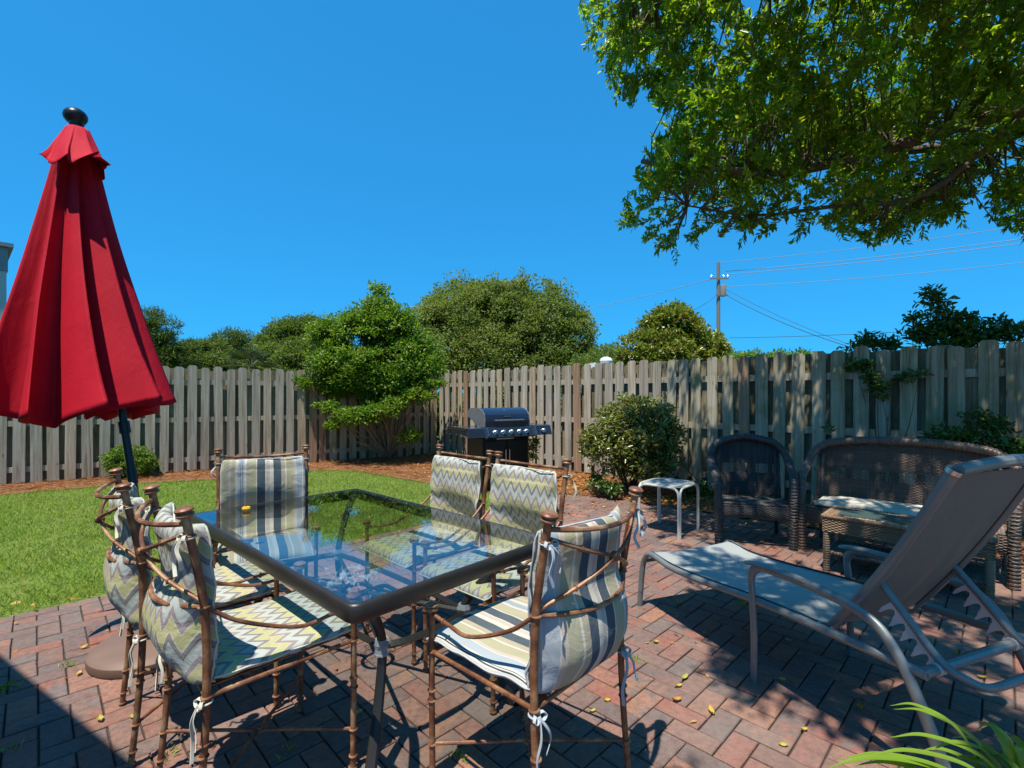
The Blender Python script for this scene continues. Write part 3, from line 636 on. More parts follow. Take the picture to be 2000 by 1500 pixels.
# fan palm
pc = P(490, 716, 15.5); pt = thing('fan_palm', 'spiky fan palm showing over the left fence', 'palm', (pc.x, pc.y, 0))
mb = MB(); mb.tube([(0, 0, -.05), (0, 0, pc.z)], [.12, .09], 9); obj('trunk', mb, 'bark', pt, True)
for k in range(16):
    a = k * 2.4; el = random.uniform(-.1, 1.25); c0 = Vector((0, 0, pc.z)); d = Vector((math.cos(a) * math.cos(el), math.sin(a) * math.cos(el), math.sin(el))); c1 = c0 + d * random.uniform(.30, .45)
    mb = MB(); mb.tube([c0, c1], .008, 4); sd = d.cross(Vector((0, 0, 1))).normalized(); up = sd.cross(d)
    for q in range(15):
        an = (q - 7) / 7 * 1.5; dq = (d * math.cos(an) + sd * math.sin(an)).normalized(); ln = random.uniform(.42, .58); sq = dq.cross(up).normalized() * .018
        m1 = c1 + dq * ln * .6 - Vector((0, 0, .02)); tp = c1 + dq * ln - Vector((0, 0, .10))
        mb.add([c1, m1 + sq, tp, m1 - sq], [(0, 1, 2), (0, 2, 3)])
    obj('frond', mb, 'palm', pt)

# rough growth beyond the fences, seen only through the gaps
ug = [(tuple(FC + LF * s_ + Vector((-.5, 1.6, .75 + .25 * math.sin(s_ * 2)))), (1.0, .5, .85)) for s_ in np.arange(0, 10, 1.1)] + [(tuple(FC + RF * s_ + Vector((1.3, 1.3, .75 + .25 * math.sin(s_ * 3)))), (.9, .6, .85)) for s_ in np.arange(-.5, 12, 1.1)]
crown('undergrowth', None, ug, 2600, 16, (.12, .22), (.06, .11), 'lf_far', .3, -.9, 1, shell=.1)['kind'] = 'stuff'
# tall multi-stemmed shrub in the fence corner
sb = [blob(715, 690, 9.8, .8, .6, .45), blob(765, 640, 9.9, .5, .5, .5), blob(690, 625, 9.9, .3, .4, .3), blob(720, 735, 9.8, .85, .5, .35), blob(790, 740, 9.8, .5, .5, .35), blob(740, 620, 10.0, .42, .5, .45), blob(730, 660, 9.9, .72, .6, .55), blob(690, 660, 9.9, .55, .5, .45), blob(790, 660, 10.0, .5, .5, .5), blob(700, 710, 9.7, .75, .6, .5), blob(780, 710, 9.8, .75, .6, .5), blob(650, 700, 9.7, .45, .4, .35),
      blob(735, 585, 10.1, .22, .25, .35), blob(625, 650, 9.8, .28, .3, .2), blob(835, 690, 10, .35, .35, .35), blob(750, 760, 9.8, .7, .5, .35), blob(670, 745, 9.8, .5, .4, .3), blob(655, 640, 9.9, .35, .35, .25), blob(845, 720, 9.9, .3, .3, .25)]
lo = [blob(700, 812, 9.3, .52, .35, .16), blob(740, 805, 9.2, .35, .3, .15), blob(640, 795, 9.4, .22, .2, .1), blob(812, 775, 9.4, .32, .3, .17), blob(770, 790, 9.3, .2, .2, .12), blob(655, 828, 9.3, .15, .15, .08), blob(600, 745, 9.5, .22, .2, .1), blob(800, 850, 9.5, .18, .2, .14), blob(850, 750, 9.6, .2, .2, .1)]
sh = thing('tall_shrub', 'tall bright green multi-stemmed shrub filling the corner where the two fences meet', 'shrub', (P(762, 880, 10.1).x, 10.1, 0))
bx = Vector((P(762, 880, 10.1).x, 10.1, 0)); loc = lambda bl: [((c[0] - bx.x, c[1] - bx.y, c[2]), r) for c, r in bl]
stems('stem', sh, (0, 0, 0), [b[0] for b in loc(sb + lo)] + [(random.uniform(-.9, .8), random.uniform(-.3, .3), random.uniform(1.8, 2.6)) for _ in range(14)], .022, .006, 'twig', .10)
crown('foliage', sh, loc(sb), 2800, 26, (.05, .09), (.026, .045), 'lf_shrub', .17, -.28, 1.9, shell=.35)
crown('foliage', sh, loc(lo), 260, 26, (.055, .09), (.028, .046), 'lf_shrub', .12, -.6, 1.9, shell=.2)
# broad bush in front of the right fence
bb = thing('round_shrub', 'broad rounded glossy shrub before the fence, behind the small white side table', 'shrub', (1.66, 6.75, 0)); bx = Vector((1.66, 6.75, 0))
q = [blob(1235, 850, 6.7, .60, .5, .50), blob(1200, 870, 6.6, .42, .4, .38), blob(1275, 865, 6.7, .40, .4, .42), blob(1230, 815, 6.8, .42, .4, .30), blob(1250, 910, 6.5, .42, .35, .22), blob(1280, 815, 6.9, .25, .25, .25), blob(1180, 840, 6.8, .28, .3, .28)]
stems('stem', bb, (0, 0, 0), [b[0] for b in loc(q)] * 2, .018, .005, 'bark_dark', .1)
crown('foliage', bb, loc(q), 760, 24, (.045, .085), (.022, .04), 'lf_bush', .12, -.16, 3.6, six=True, shell=.45)
# small round bush by the left fence
g0 = G(252, 925); g0.y = 7.95; g0.x = (252 - 1000) / 950 * 7.95
rb = thing('round_bush', 'small clipped bright green round bush at the foot of the left fence', 'shrub', (g0.x, g0.y, 0))
stems('stem', rb, (0, 0, 0), [(.1, 0, .3), (-.12, .05, .3), (0, -.1, .35)], .012, .005, 'bark_dark')
crown('foliage', rb, [((0, 0, .30), (.33, .32, .24)), ((.05, 0, .22), (.36, .32, .2))], 420, 18, (.025, .045), (.015, .026), 'lf_box', .055, -.7, 3, shell=.7)
mb = MB(); V, F = leaves_arrays(np.tile([[-.42, -.1, .0]], (9, 1)) + rng.normal(size=(9, 3)) * [.06, .03, 0], rng.normal(size=(9, 3)) * .25 + [-.1, 0, 1], np.full(9, .45), np.full(9, .012), 0)
# shrub behind the near end of the right fence
vs_ = thing('leafy_shrub', 'dark leaved shrub whose upright sprays rise over the near end of the fence', 'shrub', (4.95, 5.6, 0)); bx = Vector((4.95, 5.6, 0))
q = [blob(1815, 575, 5.7, .10, .1, .12), blob(1830, 600, 5.7, .14, .14, .15), blob(1850, 635, 5.6, .22, .2, .16), blob(1810, 650, 5.7, .25, .2, .13), blob(1785, 625, 5.7, .10, .1, .06), blob(1890, 650, 5.5, .22, .2, .14), blob(1940, 655, 5.4, .22, .2, .12), blob(1975, 650, 5.3, .15, .15, .1), blob(1900, 615, 5.5, .09, .1, .07), blob(1700, 665, 6.0, .16, .15, .10), blob(1740, 672, 5.9, .16, .15, .08), blob(1665, 678, 6.1, .08, .1, .05), blob(1860, 670, 5.5, .4, .2, .1), blob(1950, 625, 5.4, .05, .06, .08)]
stems('stem', vs_, (0, 0, 0), [b[0] for b in loc(q)], .014, .003, 'bark_dark', .07)
crown('foliage', vs_, loc(q), 300, 12, (.05, .085), (.024, .038), 'lf_vine', .09, -.9, 3, six=True, shell=.1)
# leafy plant in front of the fence behind the wicker sofa, and vine sprigs
def sprig(name, label, cat, base, bl, nclu, per, L=(.04, .07), W=(.02, .034), mat='lf_vine', cs=.07):
    global bx
    t_ = thing(name, label, cat, base); bx = Vector(base); q = loc(bl)
    stems('stem', t_, (0, 0, 0), [b[0] for b in q], .007, .002, 'bark_dark', .08, 5); crown('foliage', t_, q, nclu, per, L, W, mat, cs, -.9, 3, six=True, shell=.1); return t_
def fp(px, py, off=.22):      # point a little in front of the right fence along a sight line
    r = (px - 1000) / FP; nx, ny = .698, .717; d = nx * FC.x + ny * FC.y - off; Y = d / (nx * r + ny); return P(px, py, Y)
def fb(px, py, r, off=.22): p = fp(px, py, off); return ((p.x, p.y, p.z), (r, r, r * .7))
b0 = fp(1880, 900, .35); sprig('leafy_plant', 'green leafy plant growing up between the wicker sofa and the fence', 'plant', (b0.x, b0.y, 0), [fb(1850, 850, .13, .3), fb(1890, 855, .16, .35), fb(1930, 835, .14, .3), fb(1960, 870, .14, .4), fb(1910, 815, .10, .3), fb(1985, 880, .12, .4), fb(1870, 870, .15, .4), fb(1820, 852, .06, .3)], 150, 13)
b0 = fp(1720, 900, .1); sprig('climbing_vine', 'small vine hanging on the shaded fence boards above the wicker sofa', 'vine', (b0.x, b0.y, 0), [fb(1672, 718, .08, .1), fb(1700, 735, .07, .1), fb(1715, 755, .08, .1), fb(1690, 712, .06, .1), fb(1722, 775, .04, .1), fb(1765, 738, .05, .1), fb(1795, 728, .05, .1)], 55, 11)
b0 = fp(1625, 940, .3); sprig('leafy_plant', 'thin leafy sprigs rising between the wicker chair and the wicker sofa', 'plant', (b0.x, b0.y, 0), [fb(1632, 950, .09, .4), fb(1618, 915, .05, .3), fb(1650, 965, .08, .4), fb(1638, 905, .05, .3), fb(1608, 880, .03, .3), fb(1622, 838, .03, .3)], 60, 11)
b0 = fp(1590, 1000, .3); sprig('leafy_plant', 'low green weed beside the right leg of the dark wicker chair', 'plant', (b0.x, b0.y, 0), [fb(1585, 1000, .09, .45), fb(1600, 1010, .07, .5), fb(1572, 995, .06, .4)], 40, 11)
b0 = fp(1375, 960, .4); sprig('leafy_plant', 'low weeds at the fence foot behind the small white side table', 'plant', (b0.x, b0.y, 0), [fb(1365, 950, .09, .5), fb(1345, 960, .10, .6), fb(1385, 965, .08, .5), fb(1330, 900, .04, .4), fb(1322, 880, .05, .35)], 60, 11)
b0 = P(1195, 955, 6.45); sprig('leafy_plant', 'low dark shoots spreading at the foot of the rounded glossy shrub', 'plant', (b0.x, b0.y, 0), [blob(1180, 948, 6.4, .12, .1, .06), blob(1165, 935, 6.5, .1, .1, .05), blob(1200, 955, 6.3, .1, .1, .06)], 50, 11)
b0 = P(1040, 900, 7.6); sprig('leafy_plant', 'yellow-green shoots beside the grill cart', 'plant', (b0.x, b0.y, 0), [blob(1040, 885, 7.6, .06, .06, .12), blob(1043, 865, 7.6, .05, .05, .1)], 26, 11, mat='lf_shrub')
# ---------------------------------------------------------------- overhanging tree
def lerp_tab(tab, q):
    for (a, va), (b, vb) in zip(tab, tab[1:]):
        if a <= q <= b: return va + (vb - va) * (q - a) / (b - a)
    return tab[0][1] if q < tab[0][0] else tab[-1][1]
BOT = [(1140, 190), (1190, 200), (1200, 440), (1230, 465), (1290, 495), (1330, 490), (1400, 478), (1500, 468), (1600, 452), (1690, 480), (1780, 470), (1850, 440), (1895, 385), (1925, 360), (1950, 440), (2000, 470), (3500, 500)]
LEFT = [(-3000, 1150), (0, 1150), (60, 1152), (130, 1168), (190, 1200), (208, 1300), (222, 1325), (262, 1262), (330, 1240), (400, 1212), (440, 1203), (600, 1230)]
TB = Vector((6.3, 3.3, 0))
tr_ = thing('shade_tree', 'large leafy tree overhanging the patio from the right, branches reaching over the lounge chair', 'tree', TB)
L1 = catmull([(6.25, 3.35, 2.3), (5.5, 4.0, 3.6), (4.74, 4.5, 3.98), (3.6, 4.6, 3.70), (2.7, 4.8, 3.55), (1.9, 5.0, 3.7), (1.35, 5.1, 3.8)], 5)
L2 = catmull([(6.25, 3.3, 2.3), (5.7, 3.2, 3.9), (4.6, 3.3, 4.6), (3.2, 3.6, 4.8), (1.9, 4.1, 4.9), (1.1, 4.5, 5.1)], 5)
L3 = catmull([(6.2, 3.2, 2.3), (5.6, 2.6, 3.8), (4.3, 2.1, 4.3), (3.0, 1.7, 4.4), (1.7, 1.6, 4.5), (.9, 1.4, 4.5)], 5)
L4 = catmull([(6.25, 3.35, 2.4), (5.9, 4.6, 3.9), (5.0, 5.8, 4.3), (3.8, 6.4, 4.4), (2.6, 6.4, 4.5)], 5)
L5 = catmull([(6.2, 3.2, 2.5), (5.9, 1.6, 3.9), (5.2, .6, 4.2), (4.0, .2, 4.3), (2.6, .4, 4.4)], 5)
L6 = catmull([(4.74, 4.5, 3.98), (4.0, 4.7, 3.3), (3.2, 4.8, 3.22), (2.5, 5.0, 3.2), (1.8, 5.0, 3.3)], 5)
mb = MB(); mb.tube([Vector(p) - TB for p in [(6.3, 3.3, -.1), (6.35, 3.35, 1.2), (6.25, 3.32, 2.5)]], [.24, .19, .17], 12); obj('trunk', mb, 'bark', tr_, True, 0)
limbs = [(L1, .085), (L2, .08), (L3, .08), (L4, .08), (L5, .08), (L6, .035)]
for L_, r_ in limbs:
    mb = MB(); mb.tube([p - TB for p in L_], [r_ * (1 - .8 * i / len(L_)) for i in range(len(L_))], 8); obj('limb', mb, 'bark', tr_, True, 0)
LP = np.array([tuple(p) for L_, _ in limbs for p in L_])
BL = [((.85, .35, 4.4), (1.05, 1.2, .4)), ((1.1, 1.2, 4.05), (.95, .9, .35)), ((2.4, 1.2, 3.9), (1.0, .9, .35)), ((.6, 1.5, 4.55), (.8, 1.1, .35)), ((1.1, 1.5, 4.55), (1.2, 1.4, .45)), ((.7, .6, 4.5), (1.1, 1.1, .45)), ((2.2, .9, 4.4), (1.6, 1.5, .5)), ((1.5, 3.1, 4.8), (1.2, 1.2, .5)), ((1.35, 4.9, 3.45), (.6, .7, .5)), ((3.4, 4.7, 3.95), (2.4, 1.5, .95)), ((1.9, 4.9, 3.75), (1.25, 1.2, .75)), ((2.2, 4.3, 5.0), (1.7, 1.4, .75)), ((4.2, 3.6, 4.9), (1.9, 1.6, .9)), ((3.0, 2.2, 4.6), (2.4, 1.6, .6)),
      ((4.8, 5.2, 4.3), (1.6, 1.5, 1.0)), ((3.4, 6.2, 4.5), (1.6, 1.0, .6)), ((3.6, .8, 4.4), (2.6, 1.2, .6)), ((5.6, 3.5, 4.4), (1.6, 1.8, 1.2)), ((1.5, 4.8, 4.9), (1.1, 1.1, .8)), ((1.8, 1.8, 4.5), (1.3, 1.2, .5)), ((5.2, 4.3, 3.3), (.9, .7, .5)), ((4.2, 5.0, 3.25), (.8, .6, .4))]
cs = []
for c_, r_ in BL:
    m = int(500 * (r_[0] * r_[1] * r_[2]) ** .8); u = unit(m) * (rng.uniform(0, 1, m) ** .40)[:, None]; cs.append(np.array(c_)[None] + u * np.array(r_)[None])
cs = np.concatenate(cs); ok = []
for i, c_ in enumerate(cs):
    if mnoise.noise(Vector(c_) * 1.7 + Vector((3.1, 7.7, .3))) < -.10: continue
    if c_[1] < 3.0 and mnoise.noise(Vector(c_) * 2.1) < -.07: continue
    if c_[1] > .4:
        x, y = proj(c_); m_ = 110 / c_[1]
        if x < 2500:
            if y + m_ * .9 > lerp_tab(BOT, x): continue
            if x - m_ * .9 < lerp_tab(LEFT, y): continue
    ok.append(i)
cs = cs[ok]; nc = len(cs); print('tree clusters', nc)
# extra hanging sprays at the rim
rim = []
for (x, y, Y) in [(1300, 478, 5), (1312, 495, 5.1), (1370, 470, 5), (1280, 462, 5.0), (1225, 425, 5.0), (1460, 462, 5.1), (1500, 462, 5), (1690, 470, 5.1), (1722, 478, 5), (1745, 462, 5), (1800, 430, 5), (1838, 435, 5.2), (1870, 425, 5), (1945, 420, 5.1), (1975, 440, 5), (1985, 390, 5), (1215, 190, 5.0), (1235, 195, 5.1), (1245, 185, 5), (1150, 40, 5), (1160, 90, 5), (1158, 20, 5), (1290, 200, 5.1), (1860, 375, 5.1), (1900, 340, 5), (1630, 452, 5), (1560, 455, 5)]:
    for k in range(3): p = P(x + random.uniform(-12, 12), y - 12 + random.uniform(-14, 8), Y + random.uniform(-.2, .2)); rim.append(tuple(p))
cs = np.concatenate([cs, np.array(rim)]); nc = len(cs)
near = LP[np.argmin(((cs[:, None, :] - LP[None]) ** 2).sum(2), 1)]
tw = MB(); pos, dirs, ups = [], [], []
for c_, l_ in zip(cs, near):
    c_ = Vector(c_); l_ = Vector(l_); out = (c_ - l_); dist = out.length; out = out.normalized() if dist > .01 else Vector((0, 0, 1))
    d = (out + Vector(rng.normal(size=3)) * .55 + Vector((0, 0, .32))).normalized(); Lt = random.uniform(.16, .34); a = c_ - d * Lt * .5
    b = c_ + d * Lt * .5 + Vector((0, 0, -.02)); tw.tube([a, c_, b], [.0035, .0028, .0015], 3, False)
    mp = proj((a + l_) / 2) if l_.y > .5 and a.y > .5 else (9999, 0); lp_ = proj(l_) if l_.y > .5 else (9999, 0)
    if dist < .9 and mp[0] > lerp_tab(LEFT, mp[1]) + 25 and random.random() < .4: mid = a.lerp(l_, .5) + Vector(rng.normal(size=3)) * .06 * dist; tw.tube([a, mid, l_], [.004, .007, .011], 4, False)
    m = random.randint(20, 30)
    for k in range(m):
        t_ = (k + random.random()) / m; p = a.lerp(b, t_); q = Vector(rng.normal(size=3)); q = (q - d * q.dot(d)).normalized()
        pos.append(tuple(p)); dirs.append(tuple(d * .8 + q * .9 + Vector((0, 0, .12)))); ups.append((q.x * .9, q.y * .9, .6))
for i in range(len(tw.v)): tw.v[i] = (tw.v[i][0] - TB.x, tw.v[i][1] - TB.y, tw.v[i][2])
tag(obj('twigs', tw, 'bark', tr_), kind='stuff')
pos = np.array(pos) - np.array([[TB.x, TB.y, 0]]); m = len(pos); print('tree leaves', m)
V, F = leaves_arrays(pos, np.array(dirs), rng.uniform(.050, .090, m), rng.uniform(.022, .036, m), .2, False, ups=np.array(ups)); np_mesh('foliage', V, F, 3, 'lf_oak_near', tr_, 'stuff')

# ---------------------------------------------------------------- utility pole and lines
pp = P(1403, 660, 36); PX, PY = pp.x, 36; pt_ = P(1403, 513, 36).z
up = thing('utility_pole', 'tall wooden utility pole with grey transformer beyond the fence', 'utility pole', (PX, PY, 0))
obj('pole', MB().tube([(0, 0, -.1), (0, 0, pt_)], [.17, .12], 10), 'pole', up, True)
mb = MB(); mb.lathe([(.0, -.42), (.2, -.42), (.2, .35), (.16, .42), (0, .42)], 12, (.32, -.1, P(1403, 568, 36).z)); obj('transformer', mb, 'pole', up, True)
zc = P(1403, 545, 36).z; mb = MB(); mb.box((0, -.2, zc), (1.3, .08, .1)); mb.box((.2, -.2, P(1, 577, 36).z), (.9, .08, .1)); obj('crossarm', mb, 'pole', up)
for dx in (-.6, .3, .6): obj('insulator', MB().lathe([(.03, 0), (.07, .03), (.04, .1), (.06, .14), (.02, .2)], 8, (dx, -.2, zc + .05)), 'steel', up, True)
def wire(label, a, b, sag=.5, r=.022, m='wire'):
    a, b = Vector(a), Vector(b); pts = [a.lerp(b, k / 20) - Vector((0, 0, 4 * sag * (k / 20) * (1 - k / 20))) for k in range(21)]
    tag(obj('power_line', MB().tube(pts, r, 5), m, None, True), label, 'power line', 'overhead lines from the utility pole')
A = lambda x, y, Y=36: P(x, y, Y)
wire('topmost thin pale power line running from the pole tip to the upper right', A(1404, 513), P(2250, 402, 26), .25, .018)
wire('upper of the two parallel pale power lines right of the pole', A(1418, 530), P(2250, 430, 26), .25, .022)
wire('lower of the two parallel pale power lines right of the pole', A(1418, 536), P(2250, 440, 26), .25, .022)
wire('single pale power line below the parallel pair, right of the pole', A(1410, 560), P(2250, 482, 26), .3, .018)
wire('dark cable sloping steeply down right from the pole behind the fence', A(1418, 576), P(1700, 690, 24), .3, .02, 'wire_dark')
wire('thinner dark cable sloping down right just above the steep one', A(1418, 565), P(1740, 700, 24), .3, .014, 'wire_dark')
wire('dark low cable running nearly level from behind the magnolia to the far right', A(1425, 660), P(2250, 612, 26), .25, .018, 'wire_dark')
wire('faint pale line running down left from the pole above the oak', A(1390, 545), P(900, 640, 60), .6, .022)
wire('short dark cable dropping from the pole into the magnolia', A(1398, 578), P(1330, 615, 30), .15, .014, 'wire_dark')
# white roof vent beyond the fence
rv = thing('roof_vent', 'small white turbine roof vent peeking over the fence between oak and magnolia', 'roof vent', (P(1184, 700, 14).x, 14, 0))
z = P(0, 712, 14).z; obj('pipe', MB().tube([(0, 0, 0), (0, 0, z)], .10, 12), 'white', rv, True)
mb = MB(); mb.lathe([(.10, z - .02), (.17, z + .03), (.185, z + .11), (.15, z + .18), (.05, z + .22), (0, z + .225)], 16); obj('turbine', mb, 'white', rv, True)
mb = MB(); mb.prism([(-.5, .0, z + .03), (-.3, 0, z + .06), (-.08, 0, z - .08), (-.08, 0, z - .14), (-.55, 0, z - .10)], (0, 0, 0), (0, .3, 0)); obj('flashing', mb, 'white', rv)

# ---------------------------------------------------------------- patio dining chairs
def ry(rot): return Matrix.Rotation(rot, 3, 'X')
def postpts(s):
    return [Vector((s * .236, -.035, 0)), Vector((s * .236, -.012, .24)), Vector((s * .236, 0, .47)), Vector((s * .236, -.006, .735)), Vector((s * .24, -.055, 1.015))]
def at_z(pts, z):
    for a, b in zip(pts, pts[1:]):
        if a.z <= z <= b.z: return a.lerp(b, (z - a.z) / (b.z - a.z))
    return pts[-1]
def pad(path, width, th, wfun=None, nu=30, seed=0, edge=.35, lump=1.0):
    """a stuffed cushion lofted along a path of (y,z); returns an MB with uv in metres"""
    P3 = catmull([(0, y, z) for y, z in path], 7); n = len(P3); mb = MB(); uv = []; acc = 0; st = []
    for i, p in enumerate(P3):
        if i: acc += (P3[i] - P3[i - 1]).length
        st.append(acc)
    tot = acc
    for i, p in enumerate(P3):
        tg = (P3[min(i + 1, n - 1)] - P3[max(i - 1, 0)]).normalized(); nr = Vector((0, -tg.z, tg.y)); e = min(st[i], tot - st[i]) / .045
        k = 1.0 if e >= 1 else math.sqrt(max(0.0, 1 - (1 - e) ** 2)); kt = max(.10, k); kw = 1 - .03 * (1 - k)
        w = width / 2 * kw
        for q in range(nu):
            a = 2 * math.pi * q / nu; cx, sx = math.cos(a), math.sin(a); X = w * math.copysign(abs(cx) ** edge, cx); T = th / 2 * kt * math.copysign(abs(sx) ** .75, sx) * (1 - .25 * abs(cx) ** 4)
            pr = wfun(X / w, st[i] / tot) if wfun else 0
            wob = (mnoise.noise(Vector((X * 9, st[i] * 9, seed * 3.7))) * .010 * lump + mnoise.noise(Vector((X * 24, st[i] * 14, seed))) * .005 * lump) * (1 + .8 * abs(X / w) ** 3)
            xx = X + mnoise.noise(Vector((st[i] * 14, seed, q * .1))) * .006
            mb.v.append((xx, (p.y + nr.y * (T + wob) + nr.y * pr), p.z + nr.z * (T + wob) + nr.z * pr)); uv.append((xx, st[i]))
    for i in range(n - 1):
        for q in range(nu): mb.f.append((i * nu + q, i * nu + (q + 1) % nu, (i + 1) * nu + (q + 1) % nu, (i + 1) * nu + q))
    mb.f.append(tuple(range(nu - 1, -1, -1))); mb.f.append(tuple((n - 1) * nu + q for q in range(nu))); mb.uv = uv; return mb
def bow(mb, c, s, side, seed, tails=(.16, .13), out=1):
    """a knotted tie: two loops and two tails hanging from point c"""
    rr = random.Random(seed); c = Vector(c)
    mb.ring(c, .0155, .0035, Matrix.Rotation(R(8), 3, 'X'), 12, 5)
    for sg in (-1, 1):
        p = [c, c + Vector((sg * .016, -.016 * out, .010)), c + Vector((sg * .026, -.022 * out, .0)), c + Vector((sg * .014, -.022 * out, -.010)), c + Vector((0, -.018 * out, -.003))]
        mb.ribbon(catmull(p, 4), .009, (0, 1, .3))
    for k, L_ in enumerate(tails):
        sg = (-1, 1)[k]; a = rr.uniform(.1, .5) * sg
        p = [c + Vector((0, -.020 * out, 0)), c + Vector((a * .05, -.035 * out, -L_ * .3)), c + Vector((a * .10, -.03 * out, -L_ * .65)), c + Vector((a * .08 + rr.uniform(-.02, .02), -.03 * out + rr.uniform(-.01, .01), -L_))]
        mb.ribbon(catmull(p, 4), .010, (rr.uniform(-1, 1), rr.uniform(-1, 1), 0))
def edge_piping(mb, nu, par, mat):
    n = len(mb.v) // nu; loop = [Vector(mb.v[i * nu]) for i in range(n)] + [Vector(mb.v[(n - 1) * nu + nu // 4]) ] + [Vector(mb.v[i * nu + nu // 2]) for i in range(n - 1, -1, -1)] + [Vector(mb.v[nu // 4])]
    pts = [p for k, p in enumerate(loop) if k % 2 == 0]; pts.append(loop[0]); obj('piping', MB().tube(pts, .0032, 5, False), mat, par, True, 0)
collar_me = []
def collar(p, s_, leg):
    if not collar_me:
        o = obj('collar', MB().ring((0, 0, 0), .0125, .0036), 'rust', leg, True); collar_me.append(o.data)
    else: o = link_obj('collar', collar_me[0], leg)
    o.location = p; o.scale = (s_, s_, 1)
def make_chair(name, label, fab, tie, seed):
    t_ = thing(name, label, 'chair')
    for s in (-1, 1):
        pts = postpts(s); L_ = catmull(pts, 5); rad = [.0102 + .0018 * min(1, p.z / .6) for p in L_]
        leg = obj('back_leg', MB().tube(L_, rad, 12), 'rust', t_, True)
        for z in (.012, .055, .15, .30, .335, .47, .735, .95): collar(at_z(pts, z), 1 + .15 * min(1, z), leg)
        c = pts[-1]; mb = MB(); mb.lathe([(.014, -.012), (.021, -.010), (.0235, -.004), (.021, .001), (.018, .002), (.018, .005), (.024, .007), (.025, .012), (.020, .017), (.0, .019)], 18, c, ry(.17)); obj('cap', mb, 'rust', leg, True)
        f = [Vector((s * .232, .46, 0)), Vector((s * .234, .462, .3)), Vector((s * .236, .46, .622))]
        leg = obj('front_leg', MB().tube(f, .0104, 12), 'rust', t_, True)
        for z in (.012, .055, .15, .30, .335, .47): collar(at_z(f, z), 1.0, leg)
        mb = MB(); mb.lathe([(.014, -.012), (.022, -.010), (.0245, -.004), (.022, .001), (.018, .003), (.025, .006), (.025, .011), (.018, .015), (0, .016)], 18, f[-1]); obj('cap', mb, 'rust', leg, True)
        a = at_z(pts, .735); b = f[-1] - Vector((0, 0, .022))
        arm = catmull([a, a + Vector((s * .006, .10, -.075)), Vector((s * .245, .26, .590)), b + Vector((0, -.09, -.012)), b], 7); mb = MB(); mb.tube(arm, .0068, 8)
        mb.ring(arm[int(len(arm) * .82)], .0085, .003, ry(1.4)); obj('armrest', mb, 'rust', t_, True)
    # back: top rail, crossed rods with a knuckle, middle rail
    pl, pr = postpts(-1), postpts(1)
    def bowed(a, b, dy, dz, n=8): return [a.lerp(b, k / n) + Vector((0, dy, dz)) * (4 * (k / n) * (1 - k / n)) for k in range(n + 1)]
    tp = bowed(at_z(pl, .985), at_z(pr, .985), -.075, -.018, 12); obj('top_rail', MB().tube(tp, .0078, 8), 'rust', t_, True)
    md = bowed(at_z(pl, .735), at_z(pr, .735), -.085, -.012, 12); obj('middle_rail', MB().tube(md, .0078, 8), 'rust', t_, True)
    cx = Vector((0, -.115, .868))
    for s in (-1, 1):
        a = at_z(pl if s < 0 else pr, .96); b = at_z(pr if s < 0 else pl, .748)
        off = Vector((0, -.004 * s, 0)); pts = catmull([a, a.lerp(cx, .5) + Vector((0, -.018, -.004)), cx + off, cx.lerp(b, .5) + Vector((0, -.022, .004)), b], 6); mb = MB(); mb.tube(pts, .0065, 8)
        for k in (5, 19): mb.ring(pts[k], .0075, .0028, Matrix.Rotation(1.57, 3, 'Y') @ ry(.6 * s))
        obj('cross_rod', mb, 'rust', t_, True)
    mb = MB(); mb.lathe([(0, -.017), (.012, -.013), (.017, 0), (.012, .013), (0, .017)], 12, cx, ry(1.57)); mb.ring(cx, .012, .005, Matrix.Rotation(.8, 3, 'Y')); mb.ring(cx, .012, .005, Matrix.Rotation(-.8, 3, 'Y')); obj('knuckle', mb, 'rust', t_, True)
    # seat frame with slats
    mb = MB(); q = [Vector((-.236, 0, .47)), Vector((.236, 0, .47)), Vector((.236, .46, .47)), Vector((-.236, .46, .47))]
    for a, b in zip(q, q[1:] + q[:1]): mb.tube([a, b], .0075, 8)
    for k in range(1, 8): mb.box((-.23 + .46 * k / 8, .23, .470), (.022, .45, .003))
    obj('seat_frame', mb, 'rust', t_, True)
    # crossed stretchers
    c0 = Vector((0, .22, .155))
    for s in (-1, 1):
        a = at_z(pl if s < 0 else pr, .15); b = Vector((-s * .232, .46, .15)); pts = [a, a.lerp(c0, .5), c0 + Vector((0, 0, .003 * s)), c0.lerp(b, .5), b]; mb = MB(); mb.tube(pts, .0062, 8)
        obj('stretcher', mb, 'rust', t_, True)
    mb = MB(); mb.lathe([(0, -.014), (.013, -.010), (.016, 0), (.013, .010), (0, .014)], 12, c0); mb.ring(c0, .017, .005); obj('knuckle', mb, 'rust', t_, True)
    # cushion
    def bulge(x, v): return 0.0
    path = [(.012, .500), (-.045, .545), (-.082, .615), (-.070, .690), (-.032, .765), (-.034, .840), (-.042, .905), (-.052, .972)]
    # belly between the posts hangs back, its sides stay in front of them
    mb = pad(path, .452, .058, None, 34, seed)
    for i, v in enumerate(mb.v):
        x, y, z = v; s_ = min(1, abs(x) / .226); keep = (1 - s_ ** 3); yb = .028 - .10 * max(0, z - .73)
        mb.v[i] = (x * (1 - .04 * max(0, (z - .9) / .08)), y * keep + (yb + (y - lerp_tab([(.5, .012), (.545, -.045), (.615, -.082), (.69, -.07), (.765, -.032), (.84, -.034), (.905, -.042), (.98, -.052)], z)) * .8) * (1 - keep) + .0, z - .012 * (1 - s_ * s_) * (z > .9))
    bc = obj('back_cushion', mb, fab, t_, True, 0); edge_piping(mb, 34, bc, tie)
    path = [(.022, .512), (.08, .515), (.18, .508), (.28, .506), (.38, .508), (.455, .507), (.505, .492)]
    mb = pad(path, .462, .056, None, 34, seed + 5, .35, .45)
